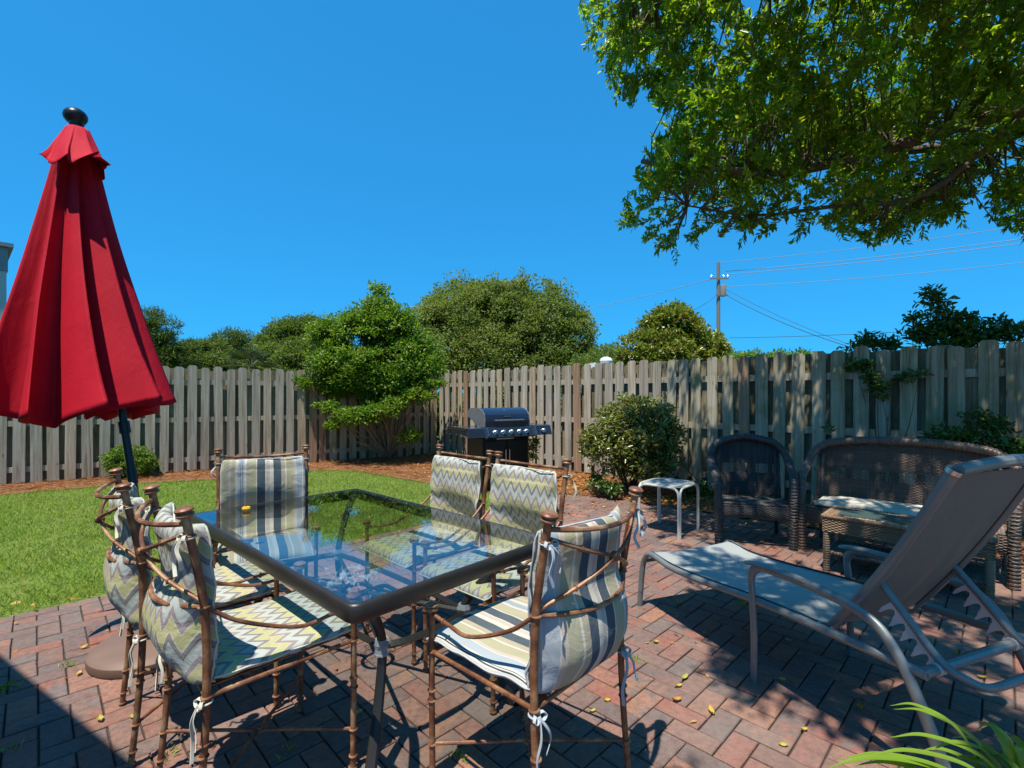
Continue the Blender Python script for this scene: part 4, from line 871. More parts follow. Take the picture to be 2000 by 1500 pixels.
    if fab == 'stripe': mb.uv = [(u, v) for u, v in mb.uv]
    bc = obj('seat_cushion', mb, fab, t_, True, 0); edge_piping(mb, 34, bc, tie)
    for s in (-1, 1):
        mb = MB(); bow(mb, at_z(postpts(s), .945), s, 1, seed + s * 3, (.11, .08)); obj('tie', mb, tie, t_, True)
        mb = MB(); bow(mb, at_z(postpts(s), .455), s, 1, seed + s * 5, (.16, .11)); obj('tie', mb, tie, t_, True)
    return t_
def put(o, c, f, label):
    o.location = (c[0], c[1], 0); o.rotation_euler = (0, 0, math.atan2(-f[0], f[1])); o['label'] = label; o['group'] = 'rusty metal dining chairs round the glass table'
ch1 = make_chair('dining_chair', 'x', 'chev', 'tie', 3); st1 = make_chair('dining_chair', 'x', 'stripe', 'tie_blue', 21)
put(ch1, (-1.06, 1.585), (.70, .714), 'rusty metal chair with zigzag cushion seen from behind, nearest the lower table corner')
put(copy_tree(ch1), (-1.515, 1.965), (.747, .665), 'rusty metal chair with zigzag cushion standing beside the parasol base')
put(copy_tree(ch1), (-.335, 2.935), (-.70, -.71), 'rusty metal chair with zigzag cushion facing us, on the lawn side of its twin')
put(copy_tree(ch1), (.062, 2.555), (-.68, -.735), 'rusty metal chair with zigzag cushion facing us, on the patio side of its twin')
put(st1, (.222, 1.535), (-.735, .678), 'rusty metal chair with striped cushion seen from behind, next to the lounge chair')
put(copy_tree(st1), (-1.50, 2.945), (.485, -.87), 'rusty metal chair with striped cushion facing us at the far lawn end of the table')

# ---------------------------------------------------------------- glass dining table
A_ = Vector((-.736, .677, 0)); B_ = Vector((.677, .736, 0)); TC = Vector((-.473, 1.426, 0)) + A_ * .835 + B_ * .487
dt = thing('dining_table', 'rectangular glass dining table with thick dark metal rim amid the six chairs', 'table', TC, math.atan2(B_.y, B_.x))
# local x = short side (B), y = long side (A)
hx, hy = .487, .838; rc = .075; ZT = .728
def rrect(hx_, hy_, r, n=5):
    o_ = []
    for (cx_, cy_, a0) in ((hx_ - r, hy_ - r, 0), (-hx_ + r, hy_ - r, 90), (-hx_ + r, -hy_ + r, 180), (hx_ - r, -hy_ + r, 270)):
        for k in range(n + 1): a = R(a0 + 90 * k / n); o_.append((cx_ + r * math.cos(a), cy_ + r * math.sin(a)))
    return o_
prof = [(-.004, -.002), (.012, 0), (-.0, .0)]
rings_ = [(hx - .030, hy - .030, .025, ZT - .009), (hx - .016, hy - .016, .030, ZT - .0005), (hx - .008, hy - .008, .036, ZT - .002), (hx - .002, hy - .002, .042, ZT - .009), (hx, hy, .045, ZT - .022), (hx, hy, .045, ZT - .044), (hx - .005, hy - .005, .042, ZT - .057), (hx - .014, hy - .014, .036, ZT - .064), (hx - .030, hy - .030, .03, ZT - .064), (hx - .034, hy - .034, .025, ZT - .052), (hx - .034, hy - .034, .025, ZT - .011)]
mb = MB(); n_ = len(rrect(hx, hy, rc))
for (a, b, r_, z) in rings_: mb.v += [(x, y, z) for x, y in rrect(a, b, r_)]
m_ = len(rings_)
for i in range(m_):
    for k in range(n_): mb.f.append((i * n_ + k, i * n_ + (k + 1) % n_, ((i + 1) % m_) * n_ + (k + 1) % n_, ((i + 1) % m_) * n_ + k))
obj('rim', mb, 'table', dt, True, 50)
gp = rrect(hx - .018, hy - .018, .028); mb = MB(); mb.prism([(x, y, ZT - .0065) for x, y in gp], (0, 0, 0), (0, 0, .005)); obj('glass_top', mb, 'glass', dt)
waist = {}
for sx in (-1, 1):
    for sy in (-1, 1):
        def L(ix, iy, z): return Vector((sx * (hx - ix), sy * (hy - iy), z))
        pts = catmull([L(.035, .035, .690), L(.10, .10, .660), L(.20, .20, .57), L(.275, .275, .45), L(.285, .285, .36), L(.24, .24, .22), L(.17, .17, .09), L(.125, .125, 0)], 5)
        leg = obj('leg', MB().tube(pts, [.017 + .006 * abs(1 - 2 * k / len(pts)) for k in range(len(pts))], 8, flat=1.0), 'table', dt, True)
        obj('foot', MB().lathe([(.024, 0), (.024, .014), (.018, .02), (0, .021)], 10, L(.125, .125, 0)), 'black', leg, True); waist[(sx, sy)] = L(.282, .282, .41)
for (a, b) in (((-1, -1), (1, -1)), ((1, -1), (1, 1)), ((1, 1), (-1, 1)), ((-1, 1), (-1, -1))):
    p, q = waist[a], waist[b]; mid = (p + q) / 2; cc = Vector((0, 0, .41)); out = (mid - cc).normalized() * (.03 if abs(mid.x) < .01 else .02)
    pts = catmull([p, p.lerp(q, .2) + out, mid + out * 1.3, p.lerp(q, .8) + out, q], 4); mb = MB()
    for k in range(len(pts) - 1): pass
    mb.tube(pts, .0155, 4, up=(0, 0, 1)); obj('brace', mb, 'table', dt)
cc = Vector((0, 0, .41))
for a in ((-1, -1), (1, -1), (1, 1), (-1, 1)):
    mb = MB(); d = (cc - waist[a]); e = cc - d.normalized() * .075; mb.tube([waist[a], e], .010, 4, up=(0, 0, 1)); p0 = waist[a]; 
    mb.prism([p0 + Vector((0, 0, .012)), e + Vector((0, 0, .03)), e + Vector((0, 0, .018)), p0 + Vector((0, 0, .0))], (0, 0, 0), (.004, .004, 0)); obj('brace', mb, 'table', dt)
mb = MB(); mb.ring(cc, .075, .010, None, 24, 8); obj('parasol_ring', mb, 'table', dt, True)
for a in ((-1, -1), (1, -1), (1, 1)): obj('tape', MB().lathe([(.026, -.03), (.031, -.022), (.027, -.005), (.032, .012), (.025, .03)], 9, waist[a]), 'wrap', dt, False)
# crumpled clear plastic on the braces
mb = MB(); base = Vector((.03, .10, .42)); rr = random.Random(5)
for k in range(150):
    c = base + Vector((rr.gauss(0, .09), rr.gauss(0, .07), rr.uniform(0, .045))); a = [c + Vector((rr.gauss(0, .011), rr.gauss(0, .011), rr.gauss(0, .009))) for _ in range(4)]; mb.add(a, [(0, 1, 2), (0, 2, 3)])
wp = Matrix.Rotation(math.atan2(B_.y, B_.x), 3, 'Z'); mb.v = [tuple(wp @ Vector(v) + TC) for v in mb.v]
tag(obj('plastic_wrap', mb, 'wrap'), kind='stuff', label='crumpled clear plastic wrap lying on the braces under the glass table', cat='plastic wrap')
# small yellow flower-shaped candle on the far edge of the table
fp_ = Vector((-1.405, 2.56, 0)); fl = thing('candle', 'small yellow flower-shaped candle on the far end of the glass table', 'candle', (P(481, 985, 2.62).x, 2.62, ZT + .001))
mb = MB()
for k in range(7):
    a = k * .9; mb.lathe([(0, 0), (.010, .004), (.013, .014), (.008, .024), (0, .026)], 8, (.016 * math.cos(a), .016 * math.sin(a), 0))
fl.scale = (.78, .78, .85); obj('petals', mb, 'flower', fl, True); obj('wick', MB().tube([(0, 0, .01), (.001, 0, .034)], .0012, 5), 'black', fl)

# ---------------------------------------------------------------- closed parasol
ub = thing('umbrella_stand', 'round brown parasol base on the bricks beside the zigzag chairs', 'umbrella stand', (-1.90, 2.57, 0))
obj('disc', MB().lathe([(.262, 0), (.268, .012), (.266, .045), (.250, .060), (.20, .070), (.06, .078), (0, .078)], 40), 'base', ub, True)
obj('sleeve', MB().tube([(0, 0, .07), (0, 0, .36)], .026, 16), 'base', ub, True); mb = MB(); mb.lathe([(.04, .078), (.042, .088), (.03, .092), (.028, .10), (0, .10)], 18); obj('collar', mb, 'black', ub, True)
mb = MB(); mb.tube([(.02, -.02, .30), (.05, -.05, .30)], .005, 6); mb.lathe([(0, -.012), (.016, -.008), (.018, 0), (.016, .008), (0, .012)], 12, (.06, -.06, .30)); obj('knob', mb, 'steel', ub, True)
um = thing('parasol', 'closed red patio parasol with tilted black pole and ball finial', 'parasol', (-1.90, 2.57, 0))
jt = P(261, 948, 2.57) - Vector((-1.90, 2.57, 0)); apx = P(150, 246, 2.80) - Vector((-1.90, 2.57, 0))
obj('pole', MB().tube([(0, 0, .10), (jt.x, jt.y, jt.z), apx], .0185, 14), 'black', um, True)
col = jt.lerp(apx, .14); obj('tilt_joint', MB().tube([jt + (jt - apx).normalized() * -.01, jt + (apx - jt).normalized() * .09], .0225, 14), 'black', um, True); obj('collar', MB().tube([jt.lerp(apx, .135), jt.lerp(apx, .165)], .026, 14), 'black', um, True)
tilt = Matrix.Rotation(-.16, 3, 'Y'); mb = MB(); mb.lathe([(.030, -.02), (.034, .0), (.036, .012), (.046, .022), (.055, .038), (.057, .052), (.052, .068), (.040, .082), (.022, .092), (0, .095)], 26, apx + Vector((0, 0, .005)), tilt); obj('finial', mb, 'black', um, True)
# canopy: hanging cloth with deep irregular folds
CY = 2.68 - 2.57; ccx = P(165, 800, 2.68).x + 1.90
def canopy(mb, z0, z1, r0, r1, cx0, cx1, nf, amp0, amp1, seed, hem, nth=150, nz=34, pw=1.0):
    rr = random.Random(seed); ph = [rr.uniform(-.28, .28) for _ in range(nf + 1)]; am = [rr.uniform(.65, 1.3) for _ in range(nf + 1)]; ph[nf] = ph[0]; am[nf] = am[0]
    for j in range(nz + 1):
        t_ = j / nz; z = z0 + (z1 - z0) * t_; r = r0 + (r1 - r0) * t_ ** pw; cx = cx0 + (cx1 - cx0) * t_; am_ = amp0 + (amp1 - amp0) * t_
        for k in range(nth):
            u = k / nth * nf; i = int(u); f = u - i; a0 = am[i] * (1 - f) + am[i + 1] * f; sh = ph[i] * (1 - f) + ph[i + 1] * f
            w = 1 - 4 * abs(f - .5) if True else 0; w = math.copysign(abs(w) ** .75, w); fold = 1 + am_ * a0 * w
            th = 2 * math.pi * k / nth + (sh * .5 + (.22 * w * a0 + .10 * math.sin(2 * math.pi * f)) * (.4 + .6 * t_)) + .06 * math.sin(3 * t_ + seed)
            wr = mnoise.noise(Vector((k * .11, t_ * 3.0, seed))) * .045 * (1 + .5 * t_) + .035 * t_ * math.sin(2 * math.pi * f * 2 + seed + i)
            rad = r * (fold + wr); zz = z + .085 * math.cos(th) ** 2 * t_ ** 5 + hem * w * a0 * t_ ** 6 - (.012 * t_ ** 8 * mnoise.noise(Vector((k * .2, 0, seed))))
            mb.v.append((cx + rad * math.cos(th), CY + (apx.y - CY) * (1 - t_) + rad * math.sin(th) * .92, zz))
    o_ = 0
    for j in range(nz):
        for k in range(nth): mb.f.append((o_ + j * nth + k, o_ + j * nth + (k + 1) % nth, o_ + (j + 1) * nth + (k + 1) % nth, o_ + (j + 1) * nth + k))
zt = apx.z - .02; mb = MB(); canopy(mb, zt - .05, 1.215, .064, .34, apx.x, ccx, 9, .16, .34, 4, .028, 220, 40, pw=1.06)
cn = obj('canopy', mb, 'red', um, True, 0); sd = cn.modifiers.new('cloth', 'SOLIDIFY'); sd.thickness = .002
mb = MB(); canopy(mb, zt, zt - .30, .052, .138, apx.x + .005, apx.x + .105, 7, .02, .12, 9, .016, 160, 14, .95)
vl = obj('vent_flap', mb, 'red', um, True, 0); sd = vl.modifiers.new('cloth', 'SOLIDIFY'); sd.thickness = .002
mb = MB()
for k in range(8):
    a = k * math.pi / 4 + .2; mb.tube([apx + Vector((0, 0, -.08)), Vector((ccx + .16 * math.cos(a), CY + .15 * math.sin(a), 1.40))], .006, 5)
obj('ribs', mb, 'black', um)
# ---------------------------------------------------------------- lounge chair
# local frame: x across (0 near side rail .. .64 far side), y towards the foot end, origin at the near middle leg
LX = Vector((.93, .362, 0)).normalized()
lg = thing('lounge_chair', 'grey metal reclining lounge chair with mesh sling, back raised, under the tree', 'lounge chair', (1.146, 2.29, 0), math.atan2(LX.y, LX.x))
LW = .64; lm = 'lounge'
def side(x, pts): return [Vector((x, y, z)) for y, z in pts]
for s, x in ((0, 0), (1, LW)):
    rail = catmull(side(x, [(.885, .10), (.868, .25), (.83, .335), (.765, .362), (.60, .342), (.35, .352), (0, .385), (-.35, .398), (-.70, .405)]), 7)
    obj('side_rail', MB().tube(rail, .0175, 10, flat=1.0), lm, lg, True)
    obj('front_leg', MB().tube(catmull(side(x, [(.86, .28), (.885, .12), (.897, 0)]), 4), .0165, 10), lm, lg, True)
    arm = catmull(side(x - .012 + .024 * s, [(0, 0), (-.004, .20), (.006, .40), (.012, .50), (-.03, .550), (-.12, .560), (-.30, .560), (-.50, .530), (-.60, .455), (-.685, .30), (-.76, .12), (-.80, 0)]), 8)
    rad = [.0165 if p.z < .50 and p.y > -.2 else .020 for p in arm]
    obj('arm_leg', MB().tube(arm, rad, 12, flat=.82), lm, lg, True)
    obj('arm_pad', MB().tube([Vector((p.x, p.y, p.z + .004)) for p in catmull(side(x - .012 + .024 * s, [(.055, .545), (-.03, .560), (-.15, .566), (-.30, .563)]), 5)], [.010, .020, .023, .024, .024, .024, .024, .024, .024, .024, .024, .024, .023, .022, .018, .008], 10, flat=.5), lm, lg, True)
for (y, z) in ((.86, .30), (.0, .36), (-.685, .405)):
    obj('crossbar', MB().tube([(0, y, z), (LW, y, z)], .0145 if y > -.5 else .0185, 10), lm, lg, True)
# seat sling
def sling(name, x0, x1, path, mat, sag=.012, th=.003):
    pts = catmull([(0, y, z) for y, z in path], 6); mb = MB(); nx = 12
    for lay in (0, 1):
        for p in pts:
            for k in range(nx + 1): u = k / nx; mb.v.append((x0 + (x1 - x0) * u, p.y, p.z - sag * 4 * u * (1 - u) - th * lay))
    n = len(pts); o2 = n * (nx + 1)
    for i in range(n - 1):
        for k in range(nx):
            a = i * (nx + 1) + k; mb.f.append((a, a + 1, a + nx + 2, a + nx + 1)); mb.f.append((o2 + a, o2 + a + nx + 1, o2 + a + nx + 2, o2 + a + 1))
    return obj(name, mb, mat, lg, True, 0)
sling('seat_sling', .012, LW - .012, [(.845, .340), (.785, .372), (.70, .368), (.60, .354), (.35, .364), (0, .395), (-.30, .405)], 'sling')
for x in (.010, LW - .010):
    obj('piping', MB().tube([Vector((x, p.y, p.z + .012)) for p in catmull(side(0, [(.785, .366), (.60, .349), (.35, .359), (0, .390), (-.30, .401)]), 6)], .0045, 6), 'black', lg, True)
# backrest
b0, b1 = Vector((0, -.335, .405)), Vector((0, -.745, 1.095)); bd = (b1 - b0).normalized(); X0, X1 = .055, LW - .055
bow_ = lambda t_: Vector((0, 0, 0)) + Vector((0, .018, .010)) * math.sin(math.pi * t_)
for x in (X0, X1):
    pts = [b0.lerp(b1, t_) + bow_(t_) * -1 + Vector((x, 0, 0)) for t_ in np.linspace(-.04, 1, 14)]
    obj('back_rail', MB().tube(pts, .0235, 12, flat=.85), lm, lg, True)
    e = pts[-1]; mb = MB(); mb.tube([e - bd * .004, e + bd * .012], .0255, 12); obj('end_cap', mb, 'steel', lg, True)
    mb = MB(); mb.tube([(x - .03, -.335, .405), (x + .03, -.335, .405)], .012, 10); obj('pivot', mb, 'steel', lg, True)
tpb = [Vector((X0 + (X1 - X0) * t_, b1.y - .012 + .045 * math.sin(math.pi * t_) * -.5, b1.z + .008 + .022 * math.sin(math.pi * t_))) for t_ in np.linspace(0, 1, 12)]
obj('top_bar', MB().tube(tpb, .0215, 10), lm, lg, True)
mb = MB(); nx = 10; pts = [b0.lerp(b1, t_) - bow_(t_) for t_ in np.linspace(.03, .985, 14)]; nb_ = Vector((0, bd.z, -bd.y))
for lay in (0, 1):
    for i, p in enumerate(pts):
        for k in range(nx + 1):
            u = k / nx; top = .020 * math.sin(math.pi * u) if i == len(pts) - 1 else 0; q = p - nb_ * (.018 * 4 * u * (1 - u)) - nb_ * .003 * lay + bd * top + Vector((X0 + (X1 - X0) * u, 0, 0)); mb.v.append(tuple(q))
n = len(pts); o2 = n * (nx + 1)
for i in range(n - 1):
    for k in range(nx):
        a = i * (nx + 1) + k; mb.f.append((a, a + 1, a + nx + 2, a + nx + 1)); mb.f.append((o2 + a, o2 + a + nx + 1, o2 + a + nx + 2, o2 + a + 1))
obj('back_sling', mb, 'slingback', lg, True, 0)
for x in (X0 + .030, X1 - .030): obj('piping', MB().tube([p + Vector((x, 0, 0)) - nb_ * .006 for p in pts], .0045, 6), 'black', lg, True)
# prop frame: U tube hinged on the back, notched plates resting on the rear crossbar
hinge = b0.lerp(b1, .36); U = []
e0 = Vector((X0 + .03, hinge.y, hinge.z)); e1 = Vector((X0 + .03, -.69, .435))
pts = catmull([e0, e0.lerp(e1, .5), e1, Vector((X0 + .040, -.76, .405)), Vector((X0 + .09, -.80, .388)), Vector((LW / 2, -.805, .385)), Vector((X1 - .09, -.80, .388)), Vector((X1 - .040, -.76, .405)), Vector((X1 - .03, -.69, .435)), Vector((X1 - .03, (hinge.y - .69) / 2, (hinge.z + .435) / 2)), Vector((X1 - .03, hinge.y, hinge.z))], 5)
obj('prop_frame', MB().tube(pts, .0135, 10), lm, lg, True)
for x in (X0 + .03, X1 - .03):
    a = Vector((x, e0.y, e0.z)).lerp(Vector((x, e1.y, e1.z)), .30); b = Vector((x, e1.y, e1.z)); d = (b - a); L_ = d.length; d.normalize(); nrm_ = Vector((0, d.z, -d.y))
    if nrm_.z > 0: nrm_ = -nrm_
    pf = [(0, -.006)]; nn_ = 4; st_ = L_ / nn_
    for k in range(nn_):
        s0 = k * st_
        for (q, h_) in ((.05, .030), (.22, .044), (.30, .040), (.34, .018), (.45, .008), (.62, .006), (.80, .012), (.93, .024)): pf.append((s0 + q * st_, .010 + h_))
    pf.append((L_, .02)); pf.append((L_, -.006))
    top = [a + d * s + nrm_ * (h_ * 1.55) for s, h_ in pf]; mb = MB()
    for k in range(1, len(top) - 2):
        q = [a + d * pf[k][0] - nrm_ * .006, a + d * pf[k + 1][0] - nrm_ * .006, top[k + 1], top[k]]; mb.prism([v - Vector((.002, 0, 0)) for v in q], (0, 0, 0), (.004, 0, 0))
    obj('notched_rack', mb, 'notch', lg)
for x in (X0 + .03, X1 - .03):
    mb = MB(); mb.tube([(x - .022, -.685, .405), (x + .022, -.685, .405)], .023, 10); obj('bracket', mb, 'notch', lg, True)

# ---------------------------------------------------------------- small white side table
stt = thing('side_table', 'small white metal side table with round-cornered glass top, standing before the glossy shrub', 'side table', (1.565, 4.86, 0), R(46))
hs2 = .215
def loop2(a): return Matrix.Rotation(a, 3, 'Z')
for k in range(4):
    m_ = loop2(k * math.pi / 2); y = hs2
    pts = catmull([m_ @ Vector(p) for p in [(-hs2 + .01, y, 0), (-hs2 + .012, y, .25), (-hs2 + .012, y, .40), (-hs2 + .035, y, .452), (-hs2 + .085, y, .470), (0, y, .472), (hs2 - .085, y, .470), (hs2 - .035, y, .452), (hs2 - .012, y, .40), (hs2 - .012, y, .25), (hs2 - .01, y, 0)]], 4)
    obj('leg', MB().tube(pts, .0115, 8), 'stool', stt, True)
tp_ = [(x, y) for x, y in [(hs2 * math.copysign(abs(math.cos(a)) ** .5, math.cos(a)), hs2 * math.copysign(abs(math.sin(a)) ** .5, math.sin(a))) for a in np.linspace(0, 2 * math.pi, 40, endpoint=False)]]
obj('table_top', MB().prism([(x, y, .474) for x, y in tp_], (0, 0, 0), (0, 0, .008)), 'stool', stt, False)
obj('tray', MB().prism([(x * .93, y * .93, .4825) for x, y in tp_], (0, 0, 0), (0, 0, .003)), 'sling', stt, False)

# ---------------------------------------------------------------- wicker
def weave(mb, surf, nu, nv, amp=.004, r=.0032, seg=3, stake=None, sub=2, flip=0):
    """strands running in u, woven in and out of stakes; surf(u,v)->(point, normal)"""
    for j in range(nv):
        v = (j + .5) / nv; pts = []
        for i in range(nu * sub + 1):
            u = i / (nu * sub); p, n_ = surf(u, v); pts.append(p + n_ * amp * math.cos(math.pi * (u * nu + j)))
        mb.tube(pts, r, seg, False)
    if stake:
        for i in range(nu + 1):
            mb.tube([surf(i / nu, v)[0] for v in np.linspace(0, 1, 5)], stake, 4, False)
    return mb
def backing(mb, surf, nu=8, nv=4, off=0.0):
    o = len(mb.v)
    for j in range(nv + 1):
        for i in range(nu + 1): p, n_ = surf(i / nu, j / nv); mb.v.append(tuple(p + n_ * off))
    for j in range(nv):
        for i in range(nu): a = o + j * (nu + 1) + i; mb.f.append((a, a + 1, a + nu + 2, a + nu + 1))
def wrapped(mb, pts, R_, pitch=.011, r=.0045, seg=5, core=True):
    """a pole wrapped in cane: a core tube with a tight coil round it"""
    if core: mb.tube(pts, R_ * .92, 8)
    pts = [Vector(p) for p in pts]; L_ = [0]
    for a, b in zip(pts, pts[1:]): L_.append(L_[-1] + (b - a).length)
    n = int(L_[-1] / pitch); j = 0
    for k in range(n):
        s = (k + .5) * pitch
        while j < len(L_) - 2 and L_[j + 1] < s: j += 1
        f = (s - L_[j]) / max(1e-6, L_[j + 1] - L_[j]); c = pts[j].lerp(pts[j + 1], f); tg = (pts[j + 1] - pts[j]).normalized(); q = Vector((0, 0, 1)).rotation_difference(tg) @ Matrix.Rotation(.35 * (1 if k % 2 else -1), 3, 'X').to_quaternion()
        mb.ring(c, R_ * .95, r, q.to_matrix(), 9, 4)
def wicker_seat(name, label, cat, loc, rz, W, mat, pad_):
    """origin: middle of the front feet line, +y towards the back"""
    t_ = thing(name, label, cat, loc, rz); h = W / 2; D = .56; sh_ = .36; at = .93; am = .61
    # rolled arm and arch, from the front foot over the back to the other foot
    half = [(h, 0, 0), (h, -.005, .25), (h + .005, 0, .48), (h + .012, .03, .58), (h + .03, .14, .63), (h + .04, .30, .67), (h + .04, .42, .74), (h + .01, .49, .82), (h - .06, .52, .885), (h - .20 if W > .9 else h - .19, .54, at - .008)]
    full = [(-x, y, z) for x, y, z in half] + ([(0, .565, at + .006)] if W < .9 else [(-.2, .565, at + .015), (.2, .565, at + .015)]) + half[::-1]
    pts = catmull(full, 4); mb = MB(); wrapped(mb, pts, .034, .013, .0055)
    obj('rolled_arm', mb, mat, t_, True, 0)
    for x in (-h + .04, h - .04):
        mb = MB(); wrapped(mb, [Vector((x, .50, 0)), Vector((x, .50, .4)), Vector((x * .98, .53, .80))], .017, .010, .004); obj('back_leg', mb, mat, t_, True, 0)
    # arch height along x
    arch = [(abs(p.x), p.z) for p in pts if p.y > .3]; arch.sort()
    def top(x): return lerp_tab(arch, abs(x)) - .02
    bw = h - .03
    def bsurf(za, zb):
        def f(u, v):
            x = (u * 2 - 1) * bw; zt_ = top(x) if zb is None else zb; z = za + (zt_ - za) * v; y = .47 + .10 * (z - .36) / .55 + .02 * (1 - (x / bw) ** 2)
            return Vector((x, y, z)), Vector((0, -1, .15)).normalized()
        return f
    n1 = int(bw * 2 / .026); mb = MB()
    f1 = bsurf(.37, .585); backing(mb, f1, 10, 3, -.006); weave(mb, f1, n1, 21, .004, .0042, 4, .0035); obj('lower_back', mb, mat, t_, True, 0)
    f2 = bsurf(.675, None); mb = MB(); backing(mb, f2, 16, 4, -.006)
    if W < .9:       # upright canes in the chair's arch
        for k in range(int(bw * 2 / .010)):
            u = (k + .5) / int(bw * 2 / .010); mb.tube([f2(u, v)[0] + Vector((0, -.003 * math.cos(math.pi * (k + 4 * v)), 0)) for v in np.linspace(0, 1, 6)], .0045, 4, False)
    else: weave(mb, f2, n1, 22, .004, .0044, 4, .0035)
    obj('upper_back', mb, mat, t_, True, 0)
    mb = MB(); f3 = bsurf(.585, .675); nd = int(bw * 2 / .030)          # open diamond lattice
    for k in range(-3, nd + 3):
        for sg in (1, -1):
            q = [(k + sg * 3 * v) / nd for v in (0, 1)]; u0, u1 = q; v0, v1 = 0, 1
            for (a_, b_) in ((0, 1),):
                if u1 != u0:
                    ta, tb = sorted(((0 - u0) / (u1 - u0), (1 - u0) / (u1 - u0))); ta, tb = max(0, ta), min(1, tb)
                    if tb - ta > .02: mb.tube([f3(u0 + (u1 - u0) * w_, w_)[0] + Vector((0, .003 * sg, 0)) for w_ in (ta, (ta + tb) / 2, tb)], .0028, 4, False)
    for u in [0, 1] + ([] if W < .9 else [.25, .5, .75]) + ([.5] if W < .9 else []): mb.tube([f3(u, 0)[0], f3(u, 1)[0]], .010, 6)
    obj('lattice', mb, mat, t_, True, 0)
    for s in (-1, 1): mb = MB(); wrapped(mb, [bsurf(.30, None)((s + 1) / 2, v)[0] + Vector((s * .012, 0, 0)) for v in (0, .5, 1)], .015, .010, .004); obj('back_post', mb, mat, t_, True, 0)
    # seat and apron
    ss = lambda u, v: (Vector(((u * 2 - 1) * (h - .03), .02 + v * .46, sh_ + .012 * math.cos(math.pi * (v - .3)))), Vector((0, 0, 1)))
    mb = MB(); backing(mb, ss, 6, 3, -.006); weave(mb, ss, int(W / .026), 36, .004, .005, 4); obj('seat', mb, mat, t_, True, 0)
    fs_ = lambda u, v: (Vector(((u * 2 - 1) * (h - .02), .0 - .012 * math.sin(math.pi * v), .235 + .125 * v - .02 * math.sin(math.pi * u) * (1 - v) * -1)), Vector((0, -1, 0)))
    mb = MB(); backing(mb, fs_, 8, 3, -.006); weave(mb, fs_, int(W / .024), 13, .004, .0045, 4)
    for s in (-1, 1):
        f5 = lambda u, v, s=s: (Vector((s * (h - .01), .02 + u * .47, .235 + .125 * v)), Vector((s, 0, 0))); backing(mb, f5, 4, 2, -.006); weave(mb, f5, 18, 13, .004, .0045, 4)
    obj('apron', mb, mat, t_, True, 0)
    if pad_:
        q = pad([(.03, .405), (.15, .412), (.30, .410), (.44, .402)], W - .16, .065, None, 34, 4); q.uv = None; obj('seat_cushion', q, 'pad', t_, True, 0)
    return t_
wicker_seat('wicker_chair', 'dark wicker armchair with rounded arched back before the fence', 'armchair', (2.17, 4.34, 0), R(-18), .60, 'wick_black', False)
wicker_seat('wicker_sofa', 'brown wicker sofa with cream seat cushion by the fence, partly hidden by the lounge back', 'sofa', (3.02, 3.83, 0), math.atan2(-.6976, .717), 1.30, 'wick_brown', True)
# coffee table
wt = thing('coffee_table', 'tan wicker coffee table with teal glass top and lower shelf, before the wicker sofa', 'coffee table', (2.37, 3.71, 0), math.atan2(-.71, .71))
TW, TD, TH = .93, .42, .445
for (x, y) in ((.02, .02), (TW - .02, .02), (.02, TD - .02), (TW - .02, TD - .02)):
    mb = MB(); wrapped(mb, [Vector((x, y, 0)), Vector((x, y, .36))], .021, .009, .004); obj('leg', mb, 'wick_tan', wt, True, 0)
mb = MB()
for (a, b, nx_) in (((0, 0), (TW, 0), (0, -1)), ((TW, 0), (TW, TD), (1, 0)), ((TW, TD), (0, TD), (0, 1)), ((0, TD), (0, 0), (-1, 0))):
    f6 = lambda u, v, a=a, b=b, nx_=nx_: (Vector((a[0] + (b[0] - a[0]) * u, a[1] + (b[1] - a[1]) * u, .315 + .115 * v)), Vector((nx_[0], nx_[1], 0)))
    ln = abs(b[0] - a[0]) + abs(b[1] - a[1]); backing(mb, f6, 6, 2, -.006); weave(mb, f6, int(ln / .022), 12, .004, .0045, 4)
obj('apron', mb, 'wick_tan', wt, True, 0)
mb = MB(); bw_ = .085
for (x0, x1, y0, y1, along) in ((0, TW, 0, bw_, 0), (0, TW, TD - bw_, TD, 0), (0, bw_, bw_, TD - bw_, 1), (TW - bw_, TW, bw_, TD - bw_, 1)):
    if along == 0: f7 = lambda u, v: (Vector((x0 + (x1 - x0) * u, y0 + (y1 - y0) * v, TH - .012)), Vector((0, 0, 1)))
    else: f7 = lambda u, v: (Vector((x0 + (x1 - x0) * v, y0 + (y1 - y0) * u, TH - .012)), Vector((0, 0, 1)))
    ln = (x1 - x0) if along == 0 else (y1 - y0); backing(mb, f7, 4, 1, -.005); weave(mb, f7, max(4, int(ln / .022)), 9, .004, .0048, 4)
for q in ([(0, 0), (TW, 0), (TW, TD), (0, TD), (0, 0)],): wrapped(mb, [Vector((x, y, TH - .014)) for x, y in q], .013, .011, .004)
obj('rim', mb, 'wick_tan', wt, True, 0)
obj('glass_top', MB().box((TW / 2, TD / 2, TH - .003), (TW - 2 * bw_ + .01, TD - 2 * bw_ + .01, .006)), 'tealglass', wt)
f8 = lambda u, v: (Vector((.03 + (TW - .06) * u, .03 + (TD - .06) * v, .155)), Vector((0, 0, 1)))
mb = MB(); backing(mb, f8, 6, 2, -.005); weave(mb, f8, 36, 26, .005, .0055, 4); wrapped(mb, [Vector((x, y, .155)) for x, y in [(.02, .02), (TW - .02, .02), (TW - .02, TD - .02), (.02, TD - .02), (.02, .02)]], .012, .011, .004); obj('shelf', mb, 'wick_brown', wt, True, 0)

